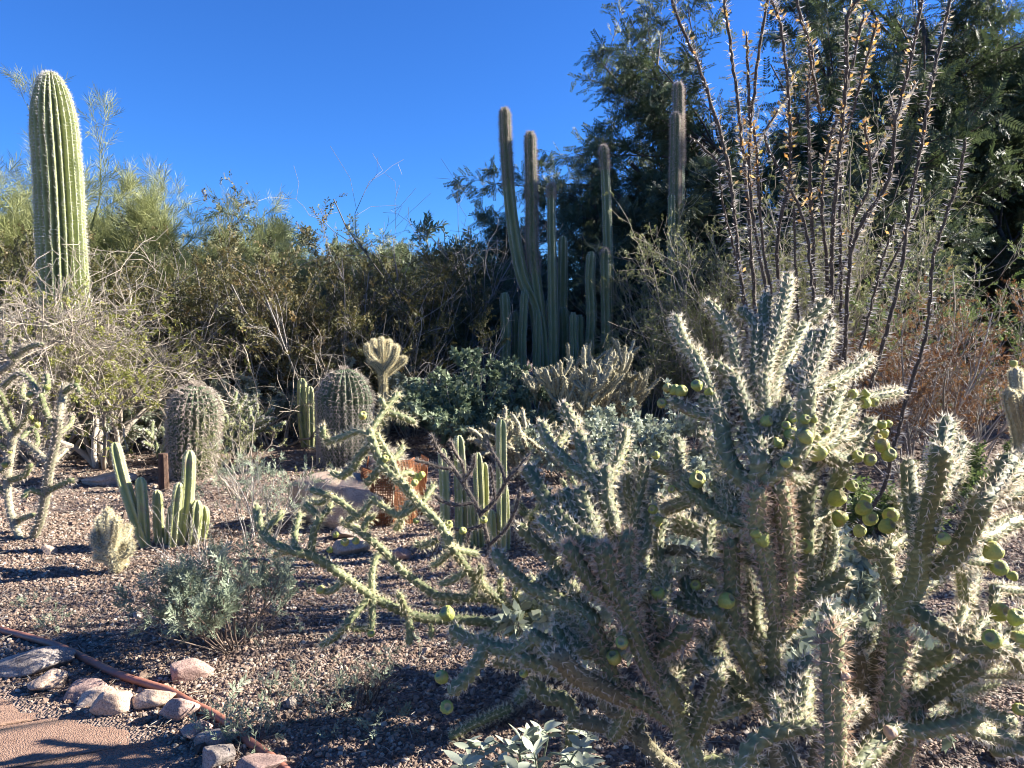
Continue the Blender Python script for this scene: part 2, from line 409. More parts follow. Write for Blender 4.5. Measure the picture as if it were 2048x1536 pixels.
def stone_tree():
    ng = bpy.data.node_groups.new('gravel_nodes', 'GeometryNodeTree')
    ng.interface.new_socket('Geometry', in_out='INPUT', socket_type='NodeSocketGeometry')
    ng.interface.new_socket('Geometry', in_out='OUTPUT', socket_type='NodeSocketGeometry')
    N, Lk = ng.nodes, ng.links
    gi, go = N.new('NodeGroupInput'), N.new('NodeGroupOutput')
    join = N.new('GeometryNodeJoinGeometry')
    for k in range(6):
        ic = N.new('GeometryNodeMeshIcoSphere'); ic.inputs['Subdivisions'].default_value = 2; ic.inputs['Radius'].default_value = 1
        sp = N.new('GeometryNodeSetPosition')
        no = N.new('ShaderNodeTexNoise'); no.noise_dimensions = '4D'; no.inputs['W'].default_value = k * 3.7; no.inputs['Scale'].default_value = .9
        po = N.new('GeometryNodeInputPosition'); Lk.new(po.outputs[0], no.inputs['Vector'])
        s1 = N.new('ShaderNodeVectorMath'); s1.operation = 'SUBTRACT'; s1.inputs[1].default_value = (.5, .5, .5)
        Lk.new(no.outputs['Color'], s1.inputs[0])
        s2 = N.new('ShaderNodeVectorMath'); s2.operation = 'SCALE'; s2.inputs['Scale'].default_value = 2.2
        Lk.new(s1.outputs[0], s2.inputs[0])
        Lk.new(ic.outputs[0], sp.inputs['Geometry']); Lk.new(s2.outputs[0], sp.inputs['Offset'])
        gi_ = N.new('GeometryNodeGeometryToInstance'); Lk.new(sp.outputs[0], gi_.inputs[0]); Lk.new(gi_.outputs[0], join.inputs[0])
    ip = N.new('GeometryNodeInstanceOnPoints')
    Lk.new(gi.outputs[0], ip.inputs['Points']); Lk.new(join.outputs[0], ip.inputs['Instance'])
    ip.inputs['Pick Instance'].default_value = True
    def na(nm, ty):
        a = N.new('GeometryNodeInputNamedAttribute'); a.data_type = ty; a.inputs[0].default_value = nm
        return a.outputs[0]
    Lk.new(na('scl', 'FLOAT_VECTOR'), ip.inputs['Scale'])
    Lk.new(na('rot', 'FLOAT_VECTOR'), ip.inputs['Rotation'])
    sm = N.new('GeometryNodeSetMaterial'); sm.inputs['Material'].default_value = M['gravel']
    Lk.new(ip.outputs[0], sm.inputs[0]); Lk.new(sm.outputs[0], go.inputs[0])
    return ng
def gravel(name, n, ylo, yhi, smin, smax, label, onpath=False):
    # uniform over the ground seen between two depths
    y = np.sqrt(rng.uniform(ylo ** 2, yhi ** 2, n * 2))
    x = rng.uniform(-.78, .78, n * 2) * y
    k = ~in_path(x + rng.normal(size=2 * n) * .02, y)
    if onpath: k = in_path(x - .03, y)
    x, y = x[k][:n], y[k][:n]; n = len(x)
    s = smin * (smax / smin) ** (rng.uniform(size=n) ** 2.0)
    S = s[:, None] * rng.uniform(.65, 1.2, (n, 3)); S[:, 2] *= .75
    me = bpy.data.meshes.new(name)
    me.vertices.add(n)
    me.vertices.foreach_set('co', np.stack([x, y, gz(x, y) + S[:, 2] * .35], -1).astype(np.float32).ravel())
    for nm, dat in (('scl', S), ('rot', rng.uniform(-1, 1, (n, 3)) * np.array([.6, .6, 3.14]))):
        a = me.attributes.new(nm, 'FLOAT_VECTOR', 'POINT'); a.data.foreach_set('vector', dat.astype(np.float32).ravel())
    o = bpy.data.objects.new(name, me); C.objects.link(o)
    md = o.modifiers.new('scatter', 'NODES'); md.node_group = TREE
    me.materials.append(M['gravel'])
    tag(o, label, 'gravel', kind='stuff')
TREE = stone_tree()
gravel('gravel', 115000, 1.9, 5.2, .0028, .0118, 'pinkish brown gravel spread over the garden bed')
gravel('far_gravel', 60000, 5.0, 10.5, .005, .018, 'pinkish brown gravel further back between the shrubs')
gravel('pebbles', 700, 1.9, 9, .013, .03, 'larger loose pebbles scattered on the gravel')

gravel('path_grit', 5000, 1.9, 3.2, .0014, .005, 'loose grit scattered on the dirt path', True)

# ------------------------------------------------------------------ rocks
bm = bmesh.new(); bmesh.ops.create_icosphere(bm, subdivisions=5, radius=1)
ICO_V = np.array([v.co[:] for v in bm.verts]); ICO_T = np.array([[v.index for v in f.verts] for f in bm.faces]); bm.free()
def snoise(p, f, seed, octs=4):
    r = np.random.default_rng(seed); o = np.zeros(len(p)); a = 1
    for k in range(octs):
        for j in range(4):
            w = unit(r.normal(size=3)) * f * 2 ** k
            o += a * np.sin(p @ w + r.uniform(0, 6.28)) * .25
        a *= .5
    return o
def rock(name, loc, size, rotz, seed, mat, label, group=None, sink=.25, planes=14, up=0):
    r = np.random.default_rng(seed)
    N = unit(r.normal(size=(planes, 3))); h = r.uniform(.62, 1.0, planes)
    d = ICO_V @ N.T
    rad = np.where(d > .05, h / np.maximum(d, .05), 9)
    k = 14.0
    rad = -np.log(np.exp(-k * np.minimum(rad, 3)).sum(1) + np.exp(-k * 1.25)) / k
    p = ICO_V * rad[:, None]
    p = p * (1 + .055 * snoise(p, 3.5, seed + 1) + .025 * snoise(p, 13, seed + 2, 3))[:, None]
    lo, hi = p.min(0), p.max(0)
    p = (p - (lo + hi) / 2) / (hi - lo) * np.asarray(size)
    p[:, 2] -= p[:, 2].min() + sink * size[2]
    c, s_ = math.cos(rotz), math.sin(rotz)
    p[:, :2] = p[:, :2] @ np.array([[c, s_], [-s_, c]])
    o = MB().add(p, t=ICO_T).build(name, mat)
    o.location = (loc[0], loc[1], float(gz(loc[0], loc[1])) + up)
    return tag(o, label, 'rock', group)
def rock_px(x0, x1, ytop, ybot, depth_k, seed, mat, label, group=None, name='rock', rot=None, sink=.2, yc=None):
    g = G((x0 + x1) / 2, ybot)
    d0 = g[1]; w = (x1 - x0) / F * d0
    dd = w * depth_k
    d = d0 + dd * .42
    g = gx((x0 + x1) / 2, d)
    # height so that the top silhouette sits at ytop
    h = max(zt(ytop, d + dd * .1), .04)
    return rock(name, g, (w * 1.02, dd, h / (1 - sink) * .97), seed * .7 if rot is None else rot, seed, mat, label, group, sink)
rock_px(566, 830, 930, 1056, .62, 11, M['rock_tan'], 'big tan boulder beside the rusty mesh guard', name='boulder', rot=.15)
rock_px(155, 262, 936, 970, .8, 21, M['rock_tan'], 'flat pale rock at the foot of the multi-stemmed shrub', rot=.3)
rock_px(775, 818, 1090, 1122, .9, 31, M['rock_pink'], 'small blocky pink rock alone on the gravel', rot=.4)
rock_px(655, 745, 1068, 1108, .7, 33, M['rock_tan'], 'low flat brown rock under the spreading cholla arms', rot=.1)
rock_px(655, 720, 1040, 1075, .7, 34, M['rock_grey'], 'low grey rock in front of the big boulder', rot=.5)
ED = 'edging stones along the dirt path'
rock_px(-60, 102, 1292, 1358, .55, 41, M['rock_grey'], 'largest dark grey edging stone under the terracotta pipe', ED, rot=.15)
rock_px(20, 94, 1336, 1388, .8, 42, M['rock_tan'], 'domed grey-tan edging stone beside the largest dark stone', ED, rot=.4)
rock_px(92, 180, 1358, 1402, .6, 43, M['rock_pink'], 'flat pinkish edging stone with another stone leaning on it', ED, rot=.25)
rock_px(122, 206, 1372, 1416, .5, 44, M['rock_tan'], 'pale pointed edging stone leaning on the flat pinkish one', ED, rot=.3)
rock_px(146, 230, 1380, 1438, .6, 45, M['rock_tan'], 'wedge-shaped tan edging stone sloping down to the path', ED, rot=.5)
rock_px(224, 318, 1380, 1426, .55, 46, M['rock_tan'], 'long smooth tan edging stone lying against the pipe', ED, rot=-.15)
rock_px(286, 370, 1394, 1454, .7, 47, M['rock_pink'], 'upright rounded pink edging stone touching the pipe', ED, rot=.2)
rock_px(332, 396, 1452, 1490, .7, 48, M['rock_pink'], 'small pinkish edging stone with a flat shaded top', ED, rot=.6)
rock_px(362, 450, 1460, 1505, .6, 49, M['rock_grey'], 'grey edging stone half under a leafy weed', ED, rot=.2)
rock_px(372, 442, 1492, 1545, .8, 50, M['rock_grey'], 'rough grey edging stone below the leafy weed', ED, rot=.9)
rock_px(430, 545, 1518, 1570, .6, 51, M['rock_pink'], 'pale pink edging stone at the end of the pipe', ED, rot=.1)
rock_px(316, 400, 1318, 1368, .7, 52, M['rock_pink'], 'dark-topped reddish rock behind the terracotta pipe', rot=.7)
rock_px(62, 90, 1090, 1112, .8, 53, M['rock_tan'], 'small white stone beside the spiny cholla trunk', rot=.7)
rock_px(2020, 2080, 1486, 1525, .8, 54, M['rock_grey'], 'pale grey stone under the fruiting cholla', rot=.7)

# ------------------------------------------------------------------ terracotta irrigation pipe
pp = [(-220, 1205), (-60, 1245), (0, 1262), (60, 1280), (120, 1302), (180, 1330), (240, 1358), (300, 1380), (340, 1396), (385, 1425), (430, 1448), (465, 1472), (500, 1500), (545, 1530), (590, 1575), (620, 1640)]
pts = np.array([G(*p) for p in pp]); pts[:, 2] = gz(pts[:, 0], pts[:, 1]) + .015
pts = resample(pts, 120); pts[:, 2] += .003 * np.sin(np.linspace(0, 20, 120))
mb = MB(); tubes(mb, pts[None], .0145, 14)
tag(mb.build('irrigation_pipe', M['hose']), 'terracotta coloured irrigation pipe lying along the stone edging', 'pipe')

# ------------------------------------------------------------------ cholla stems
def stem_shape(pts, r, step, sides, tub, spacing, taper_base=.85, phase=0.0):
    pts = np.asarray(pts, float)
    pts = np.vstack([pts[:1] + unit(pts[:1] - pts[1:2]) * r * .7, pts])
    L = plen(pts); K = max(6, int(L / step))
    p = resample(pts, K)
    s = np.linspace(0, L, K)
    prof = np.ones(K)
    tip = np.clip((L - s) / (r * 1.3), 0, 1)
    prof *= np.sqrt(np.maximum(1 - (1 - tip) ** 2, 0.0004))
    prof *= taper_base + (1 - taper_base) * np.clip(s / (r * 3), 0, 1)
    bs = np.clip(s / (r * .8), 0, 1); prof *= np.sqrt(np.maximum(1 - (1 - bs) ** 2, .0004))
    prof *= 1 + .05 * np.sin(s / (r * 5) + phase * 7)
    T, A, B = frames(p[None]); T, A, B = T[0], A[0], B[0]
    th = np.arange(sides) * 2 * math.pi / sides
    k = 2 * math.pi / spacing
    a = 5 * th[None] + k * s[:, None] + phase; b = 3 * th[None] - k * s[:, None] + phase
    h = ((.5 + .5 * np.cos(a)) * (.5 + .5 * np.cos(b))) ** .7
    rad = r * prof[:, None] * (1 - tub * .55 + tub * h)
    V = p[:, None] + rad[..., None] * (np.cos(th)[None, :, None] * A[:, None] + np.sin(th)[None, :, None] * B[:, None])
    # areoles
    n = int(k * L / math.pi) + 24
    i, j = np.meshgrid(np.arange(-n, n), np.arange(-n, n), indexing='ij')
    i, j = i.ravel(), j.ravel()
    tha = (2 * math.pi * (i + j) - 2 * phase) / 8
    sa = (2 * math.pi * i - phase - 5 * tha) / k
    ok = (tha >= 0) & (tha < 2 * math.pi) & (sa > 0) & (sa < L * .995)
    tha, sa = tha[ok], sa[ok] + spacing * .12
    f = np.clip(sa / L * (K - 1), 0, K - 1.001); i0 = f.astype(int); w = (f - i0)[:, None]
    ip = lambda q: q[i0] * (1 - w) + q[i0 + 1] * w
    Aa, Ba, Ta, pa = ip(A), ip(B), ip(T), ip(p)
    ra = (r * (ip(prof[:, None])[:, 0]) * (1 + tub * .4))[:, None]
    nrm = np.cos(tha)[:, None] * Aa + np.sin(tha)[:, None] * Ba
    tipf = np.clip(1 - (L - sa) / (r * 2.0), 0, 1)[:, None]
    return V, h, pa + nrm * ra, unit(nrm + Ta * tipf * 1.6), Ta, sa / L
def cholla_stem(root, pts, r, mat, spine_mat, ns, sl, sr, step=.006, sides=18, tub=.24, spacing=.024, name='stem', spread=.75, tipmore=True):
    V, h, ap, an, at_, u = stem_shape(pts, r, step, sides, tub, spacing, phase=rng.uniform(0, 6))
    K, S = V.shape[:2]
    I = np.arange(K * S).reshape(K, S)
    q = np.stack([I[:-1], np.roll(I, -1, 1)[:-1], np.roll(I, -1, 1)[1:], I[1:]], -1)
    mb = MB().add(V, q, rnd=(h.ravel() * .6 + rng.uniform(0, .4)))
    so = part(mb, name, mat, root)
    sb = MB()
    if len(ap):
        rep = ns + (np.where(u > .85, ns // 2, 0) if tipmore else 0)
        rep = np.broadcast_to(rep, (len(ap),)).astype(int)
        bp = np.repeat(ap, rep, 0); bn = np.repeat(an, rep, 0); bt = np.repeat(at_, rep, 0)
        n = len(bp)
        d = unit(bn + rng.normal(size=(n, 3)) * spread * .75 + bt * .15)
        dd = (d * bn).sum(1); d = np.where((dd < .15)[:, None], unit(d + bn * .6), d)
        spikes(sb, bp - bn * r * .06, d, sl * rng.uniform(.45, 1.15, n), sr, rng.uniform(0, 1, n))
        part(sb, 'spines', spine_mat, root, smooth=False, stuff=True, parent=so)
    return so
def fruit(root, loc, r, axis, mat=None, seed=0):
    axis = unit(np.asarray(axis, float))
    prof = [(0, 0.02), (.05, .38), (.2, .68), (.45, .93), (.7, 1.0), (.88, .93), (.97, .74), (1.0, .52), (.975, .36), (.90, .2), (.88, .0)]
    S = 20; K = len(prof)
    ref = np.array([0, 0, 1.]) if abs(axis[2]) < .8 else np.array([1., 0, 0])
    A = unit(np.cross(axis, ref)); B = np.cross(axis, A)
    th = np.arange(S) * 2 * math.pi / S
    ph = rng.uniform(0, 6)
    t = np.array([x[0] for x in prof]); rr = np.array([x[1] for x in prof])
    hgt = 2.15 * r
    arg = 5 * th[None] + 9 * t[:, None] + ph; arg2 = 5 * th[None] - 9 * t[:, None]
    bum = 1 + .2 * np.cos(arg) * np.cos(arg2) * np.sin(np.clip(t, 0, 1) * math.pi)[:, None] + .03 * np.cos(2 * th[None] + ph)
    rad = r * rr[:, None] * bum
    base = np.asarray(loc, float) - axis * hgt * .55
    V = base + axis * (t * hgt)[:, None, None] + rad[..., None] * (np.cos(th)[None, :, None] * A + np.sin(th)[None, :, None] * B)
    I = np.arange(8 * S).reshape(8, S)
    I = np.arange(K * S).reshape(K, S)
    q = np.stack([I[:-1], np.roll(I, -1, 1)[:-1], np.roll(I, -1, 1)[1:], I[1:]], -1)
    k = 7
    f = part(MB().add(V[:k + 1], q[:k], rnd=rng.uniform(.2, .9)), 'fruit', mat or M['fruit'], root)
    part(MB().add(V[k:], q[k:] - k * S), 'scar', M['fruit_scar'], root, parent=f)
    return f

# ------------------------------------------------------------------ traced chollas
def parse(txt):
    out = []
    for line in txt.strip().splitlines():
        line = line.split('#')[0].strip()
        if not line: continue
        f = line.split()
        pts = [tuple(float(x) for x in w.split(',')) for w in f[1:] if ',' in w]
        fl = [w for w in f[1:] if ',' not in w]
        out.append((float(f[0]), pts, fl))
    return out
class Plant:
    """stems traced in pixels; each starts on the stem it grows from, so depth runs on from there"""
    def __init__(s, dfun, maxgap=30, fat=1.0):
        s.fat = fat
        s.pix, s.dep, s.dfun, s.gap, s.stems = np.zeros((0, 2)), np.zeros(0), dfun, maxgap, []
        s.con = []
    def add(s, r, pts, fl, d=None, d0=None):
        pts = np.asarray(pts, float)
        de = s.dfun(r) + rng.uniform(-.1, .1) if d is None else d
        ds = None
        if d0 is not None: ds = d0
        elif len(s.pix):
            dist = np.linalg.norm(s.pix - pts[0], axis=1)
            k = dist.argmin()
            if dist[k] < s.gap:
                near = np.where(dist < dist[k] + 8)[0]
                k = near[np.abs(s.dep[near] - de).argmin()]
                ds = s.dep[k]
        if ds is None: ds = de; s.con.append((pts[0], de, r))
        pl = np.linalg.norm(np.diff(pts, axis=0), axis=1).sum()
        lim = max(pl, 20) * de / F * .9
        de = float(np.clip(de, ds - lim, ds + lim))
        sl = np.concatenate([[0], np.cumsum(np.linalg.norm(np.diff(pts, axis=0), axis=1))]); sl /= sl[-1]
        dd = ds + (de - ds) * sl
        w = np.array([P(p[0], p[1], x) for p, x in zip(pts, dd)])
        R = r * de / F * s.fat
        n = max(4, int(pl / 5))
        x = np.linspace(0, 1, n)
        s.pix = np.vstack([s.pix, np.stack([np.interp(x, sl, pts[:, 0]), np.interp(x, sl, pts[:, 1])], -1)])
        s.dep = np.concatenate([s.dep, np.interp(x, sl, dd)])
        s.stems.append((w, R, fl))
    def at(s, px, py):
        dist = np.linalg.norm(s.pix - np.array([px, py]), axis=1)
        near = np.where(dist < dist.min() + 10)[0]
        return s.dep[near].min()
TRUNK = '''
28 1600,1816 1585,1680 1565,1560 1560,1480 1560,1400 1555,1340 w
26 1640,1780 1700,1680 1755,1590 1750,1500 1745,1420 1755,1360 1772,1300 w
24 1580,1700 1500,1650 1420,1590 1380,1500 1350,1420 1322,1362 1300,1300
16 1420,1600 1330,1530 1270,1470 1200,1450 1140,1440 w
20 1590,1700 1620,1600 1640,1500 1650,1440 w
'''
FRONT = '''
24 1772,1300 1790,1250 1800,1225 1822,1180 1840,1130 1842,1080
17 1795,1225 1781,1176 1772,1130 1769,1098
15 1769,1105 1736,1101 1715,1078
13 1776,1098 1797,1082 1815,1058
21 1846,1100 1855,1050 1865,1000 1879,938 1882,894
16 1884,905 1888,870 1897,838
13 1878,960 1912,915 1924,874
13 1880,1000 1908,962 1919,918
16 1838,1090 1826,1020 1820,970 1817,920
12 1822,1060 1802,1020 1797,988
22 1862,1144 1902,1116 1940,1058 1966,996
19 1966,1000 1995,968 2022,912
16 1990,980 2018,958 2050,925
14 1985,990 2029,986 2070,972
14 1945,1075 1980,1070 2009,1051 2040,1038
14 1905,1118 1950,1122 1976,1128
12 1922,1125 1927,1152 1931,1195 1952,1224
20 1815,1205 1835,1222 1872,1254 1920,1282 1963,1299 2000,1292
17 1985,1288 2014,1300 2042,1330 2080,1350
18 1765,1320 1824,1326 1875,1314 1905,1298
20 1760,1420 1790,1415 1837,1406 1900,1362 1963,1327
15 1765,1380 1806,1376 1852,1382
17 1890,1375 1932,1372 1990,1358
14 1955,1345 1995,1343 2060,1350
19 1790,1450 1830,1462 1869,1455 1932,1442 1962,1422
17 1905,1395 1950,1424 1995,1438 2032,1446
17 1935,1455 1988,1470 2035,1486
21 1770,1610 1806,1504 1824,1455 1835,1418 s
19 1768,1440 1785,1380 1793,1299 1800,1253 s
22 1660,1640 1668,1560 1670,1480 1668,1400 1663,1320 1666,1247 s
20 1700,1545 1742,1498 1790,1450
18 1752,1430 1720,1380 1715,1330 1700,1290 w
16 1560,1400 1545,1330 1552,1245 1557,1178
15 1550,1310 1518,1265 1511,1230 1515,1188
13 1512,1190 1495,1180 1474,1178
17 1548,1390 1520,1370 1486,1304 1456,1255 1427,1213
17 1470,1265 1464,1190 1463,1110 1467,1072 s
13 1462,1200 1448,1177 1425,1158 1407,1144
14 1427,1225 1394,1222 1349,1202 1322,1196
17 1335,1300 1328,1260 1320,1230 1315,1204 s
19 1305,1310 1322,1298 1358,1275 1375,1247 s
10 1392,1218 1385,1192 1370,1175 1361,1158
18 1553,1280 1583,1245 1616,1196 1672,1163 1700,1140
13 1640,1182 1628,1157 1610,1125 1600,1108
11 1600,1112 1570,1113 1544,1100
15 1556,1185 1540,1145 1527,1110
19 1552,1230 1530,1110 1512,1045 1515,1000 1518,970 s
18 1570,1240 1578,1150 1572,1080 1565,1020 1556,963 s
16 1600,1215 1610,1130 1610,1060 1612,1000 1620,955 1616,932
12 1611,1000 1605,975 1588,960
13 1622,1140 1634,1100 1641,1058
12 1650,1165 1668,1090 1656,1040 1650,1010
16 1650,1030 1662,995 1677,956 1696,923
24 1345,1420 1351,1413 1325,1355
17 1380,1490 1395,1460 1414,1419 1432,1365 1436,1345
11 1436,1350 1441,1330 1440,1318
15 1335,1370 1376,1340 1428,1312 1445,1298
13 1515,1390 1477,1368 1450,1333
16 1425,1435 1464,1419 1502,1408
20 1480,1540 1509,1488 1568,1458 1640,1452
18 1590,1455 1606,1413 1614,1356
20 1558,1460 1542,1412 1530,1378
17 1400,1530 1439,1526 1500,1530 1600,1532
17 1340,1440 1280,1400 1232,1377 1217,1332 1202,1286 1183,1246 s
17 1215,1325 1184,1301 1132,1298 1080,1279 1062,1258
15 1066,1282 1040,1298 1015,1301 975,1289 958,1270
13 968,1284 936,1279 902,1254
16 968,1296 956,1324 930,1359 896,1388
15 1190,1380 1120,1345 1087,1332 1040,1314
20 1250,1400 1190,1370 1148,1347 1110,1305 w
15 1150,1440 1129,1400 1093,1392 1060,1352
13 1130,1580 1140,1500 1144,1440
17 1225,1470 1243,1447 1262,1398
16 1205,1290 1180,1262 1160,1210 1138,1158
'''
LEFT = '''
19 1330,1380 1290,1320 1262,1250 1240,1195 1222,1164 1210,1115 1203,1086 s
17 1225,1200 1200,1180 1185,1168 1155,1125 1131,1084 s
17 1210,1120 1194,1099 1146,1060 1106,1016
15 1112,1022 1101,1010 1077,974 1054,932
15 1204,1110 1194,1086 1176,1030 1159,973
12 1160,1070 1150,1030 1140,1000 1134,978
16 1250,1200 1238,1100 1226,1046 1214,998 1213,929
13 1214,990 1199,969 1171,917 1156,860
13 1195,965 1170,945 1144,933 1109,896
12 1111,898 1102,888 1092,868 1081,843
10 1112,895 1133,866 1156,834
12 1156,870 1146,848 1136,826 1126,805
11 1214,970 1232,933 1248,889 1251,854
11 1245,1120 1268,1040 1258,985 1257,946
11 1262,1010 1276,980 1282,949 1280,912
12 1255,1140 1290,1080 1289,1030 1275,986
18 1262,1230 1248,1140 1249,1095 1262,1058 s
12 1260,1100 1272,1060 1265,1026
14 1190,1240 1150,1200 1118,1150 1111,1092
13 1125,1150 1097,1108 1062,1076 1033,1047
14 1185,1230 1120,1200 1067,1177 1034,1154 1005,1125 987,1098
9 1078,1180 1085,1165 1085,1148
10 1262,1190 1282,1150 1290,1120 1283,1104
12 1300,1290 1308,1200 1315,1150 1321,1118
15 1300,1300 1270,1250 1245,1230 1225,1222
'''
UPPER = '''
20 1560,1200 1535,1120 1528,1040 1522,990 1518,950 1526,905
17 1520,985 1500,968 1476,948 1456,913 1445,864 1436,822
13 1527,912 1515,882 1497,835 1482,794 1466,750
11 1466,752 1445,738 1424,724
13 1530,900 1545,872 1560,840 1577,795
12 1535,890 1534,850 1531,810 1527,747
11 1436,825 1411,758 1394,720 1368,685 1349,631
10 1394,724 1396,708 1398,694
11 1433,836 1413,832 1374,818 1344,801
13 1434,822 1420,810 1398,795
14 1440,828 1451,803 1456,778
11 1530,860 1500,800 1478,742 1468,705 1465,672
10 1466,676 1448,645 1432,622 1413,603
12 1533,830 1512,765 1513,710 1518,652
9 1517,658 1500,638 1478,617
12 1514,700 1530,649 1529,620 1534,587
12 1533,800 1534,731 1552,677 1570,599 1578,549
13 1540,830 1550,765 1577,706 1610,646
12 1606,654 1628,634 1658,600
18 1535,960 1570,930 1600,900 1612,850 1612,810 1618,770
13 1617,775 1630,740 1648,696 1662,647
11 1618,760 1613,725 1629,663
10 1612,775 1600,765 1586,752 1581,733
13 1616,785 1660,766 1702,744 1741,713
14 1600,905 1640,880 1655,845 1672,800 1682,768
14 1625,890 1658,886 1683,841 1706,811
17 1640,900 1680,920 1706,906 1726,867 1745,839
9 1668,880 1695,876 1716,866
11 1672,815 1700,800 1746,795 1803,782
15 1530,1075 1495,1044 1456,1036 1417,1009 1386,982 1376,958
14 1390,985 1380,965 1364,950
12 1366,955 1358,930 1357,905 1357,876
11 1362,950 1326,937 1303,927
9 1350,945 1344,925 1338,908
13 1395,995 1349,1011 1323,1021
8 1335,1015 1325,1000 1321,992
14 1500,1042 1470,1005 1449,984
11 1500,1120 1435,1090 1405,1065 1370,1047 1344,1034
11 1410,1068 1385,1064 1360,1058 1338,1050
11 1460,1130 1395,1118 1370,1102 1325,1100 w
11 1575,960 1573,935 1575,915
12 1480,955 1505,945 1512,935
13 1526,930 1540,915 1560,925
12 1560,940 1600,960 1630,930 1650,905
13 1500,1090 1480,1060 1478,1040
'''
RIGHT_OUT = '''
17 1990,1500 2080,1480 2150,1420 2200,1330
16 2060,1340 2120,1300 2160,1220 2180,1150
15 2050,1350 2130,1360 2200,1330 2260,1270
16 1990,1300 2080,1240 2120,1160 2140,1080
14 2050,925 2090,880 2110,820
14 2060,1200 2100,1120 2110,1040
17 1870,1560 1950,1560 2050,1570 2140,1540
'''
FRUITS = '''1334,776,11 1350,780,13 1362,782,14 1394,772,14 1323,807,12 1417,784,10 1707,787,12 1730,788,11 1731,806,14 1747,804,11
1764,850,11 1776,847,9 1769,867,11 1756,875,9 1765,892,17 1777,910,17 1714,914,14 1740,920,15 1652,900,10 1532,843,14 1573,851,11
1591,837,16 1609,839,12 1583,870,18 1612,874,17 1632,874,12 1634,905,22 1556,886,14 1573,925,14 1595,933,13 1573,960,12 1394,960,20
1312,911,10 1343,978,10 1673,997,20 1679,1037,19 1512,1066,13 1525,1079,18 1536,1064,11 1507,1097,14 1612,1093,18 1306,1019,12
1315,1042,13 1703,972,14 1726,1017,19 1740,1037,18 1781,1031,19 1719,1062,15 1773,1053,18 1888,1078,16 1986,1102,22 1998,1137,21
2025,1152,12 1998,1225,22 2031,1236,20 1986,1279,23 2037,1279,22 2037,1419,15 895,1228,18 884,1355,17 892,1415,18 1452,1202,20
1316,1189,17 1392,1171,13 1228,1316,18 1245,1286,17 1048,1347,11 1732,1000,13 1665,775,9 1628,838,9 1655,860,9'''
big = thing('fruiting_cholla', gx(1600, 1.75), 'huge grey-green cholla cactus laden with round green fruits', 'cactus')
pl = Plant(lambda r: 1.12 + max(0, 24 - r) * .072, 34, 1.04)
for r, pts, fl in parse(TRUNK): pl.add(r, pts, fl, d=1.62 + (.12 if r < 20 else 0), d0=1.72 if pts[0][1] > 1700 else None)
for blk in (FRONT, LEFT, UPPER, RIGHT_OUT):
    for r, pts, fl in parse(blk): pl.add(r, pts, fl)
for k in range(185):                     # smaller joints filling the inside of the bush
    for tr in range(40):
        i = rng.integers(len(pl.pix)); x0, y0 = pl.pix[i]; d0 = pl.dep[i]
        if 960 < x0 < 2040 and 900 < y0 < 1500: break
    r_ = rng.uniform(9, 13); ln_ = rng.uniform(55, 120)
    a_ = rng.normal() * .55 + (x0 - 1560) / 900
    x1, y1 = x0 + math.sin(a_) * ln_, y0 - math.cos(a_) * ln_
    if y1 < 640 + abs(x1 - 1560) * .55 + 120: continue
    de = d0 + rng.uniform(.08, .4)
    pl.add(r_, [(x0, y0), ((x0 + x1) / 2 + rng.normal() * 8, (y0 + y1) / 2), (x1, y1)], [], d=de, d0=d0)
ALLP = np.array([P(a[0], a[1], d) for a, d in zip(pl.pix, pl.dep)])
for p0, d0, r in pl.con[1:]:            # a stem whose foot is hidden still has to grow from something
    w = P(p0[0], p0[1], d0)
    c = ALLP[(ALLP[:, 2] < w[2] - .03)]
    if len(c):
        t = c[np.linalg.norm(c - w, axis=1).argmin()]
        mid = (w + t) / 2 - np.array([0, 0, .03])
        pl.stems.append((np.array([t, mid, w]), r * d0 / F * .9, ['w']))
for w, R, fl in pl.stems:
    if 'w' in fl:
        cholla_stem(big, w, R, M['cholla_old'], M['spine'], 5, .02, .0007, name='woody_stem', step=.008, sides=16, tub=.12)
    elif 's' in fl:
        cholla_stem(big, w, R, M['cholla'], M['spine_red'], 11, .021, .0009, tub=.30, spacing=.018)
    else:
        cholla_stem(big, w, R, M['cholla'], M['spine'], 8, .0165, .00085, tub=.32, spacing=.021)
for line in FRUITS.split():
    x, y, r = (float(v) for v in line.split(','))
    d = pl.at(x, y) - .01
    ax = np.array([rng.normal() * .5, -.45 + rng.normal() * .35, .55 + rng.normal() * .35])
    fruit(big, P(x, y, d - r * d / F * .7), r * d / F * .8, ax)
for x, y, r in ((1700, 1350, 11), (1780, 1465, 13), (1690, 1352, 9)):
    d = pl.at(x, y) - .02
    fruit(big, P(x, y, d), r * d / F, (.3, -.6, -.5), M['fruit_dry'])

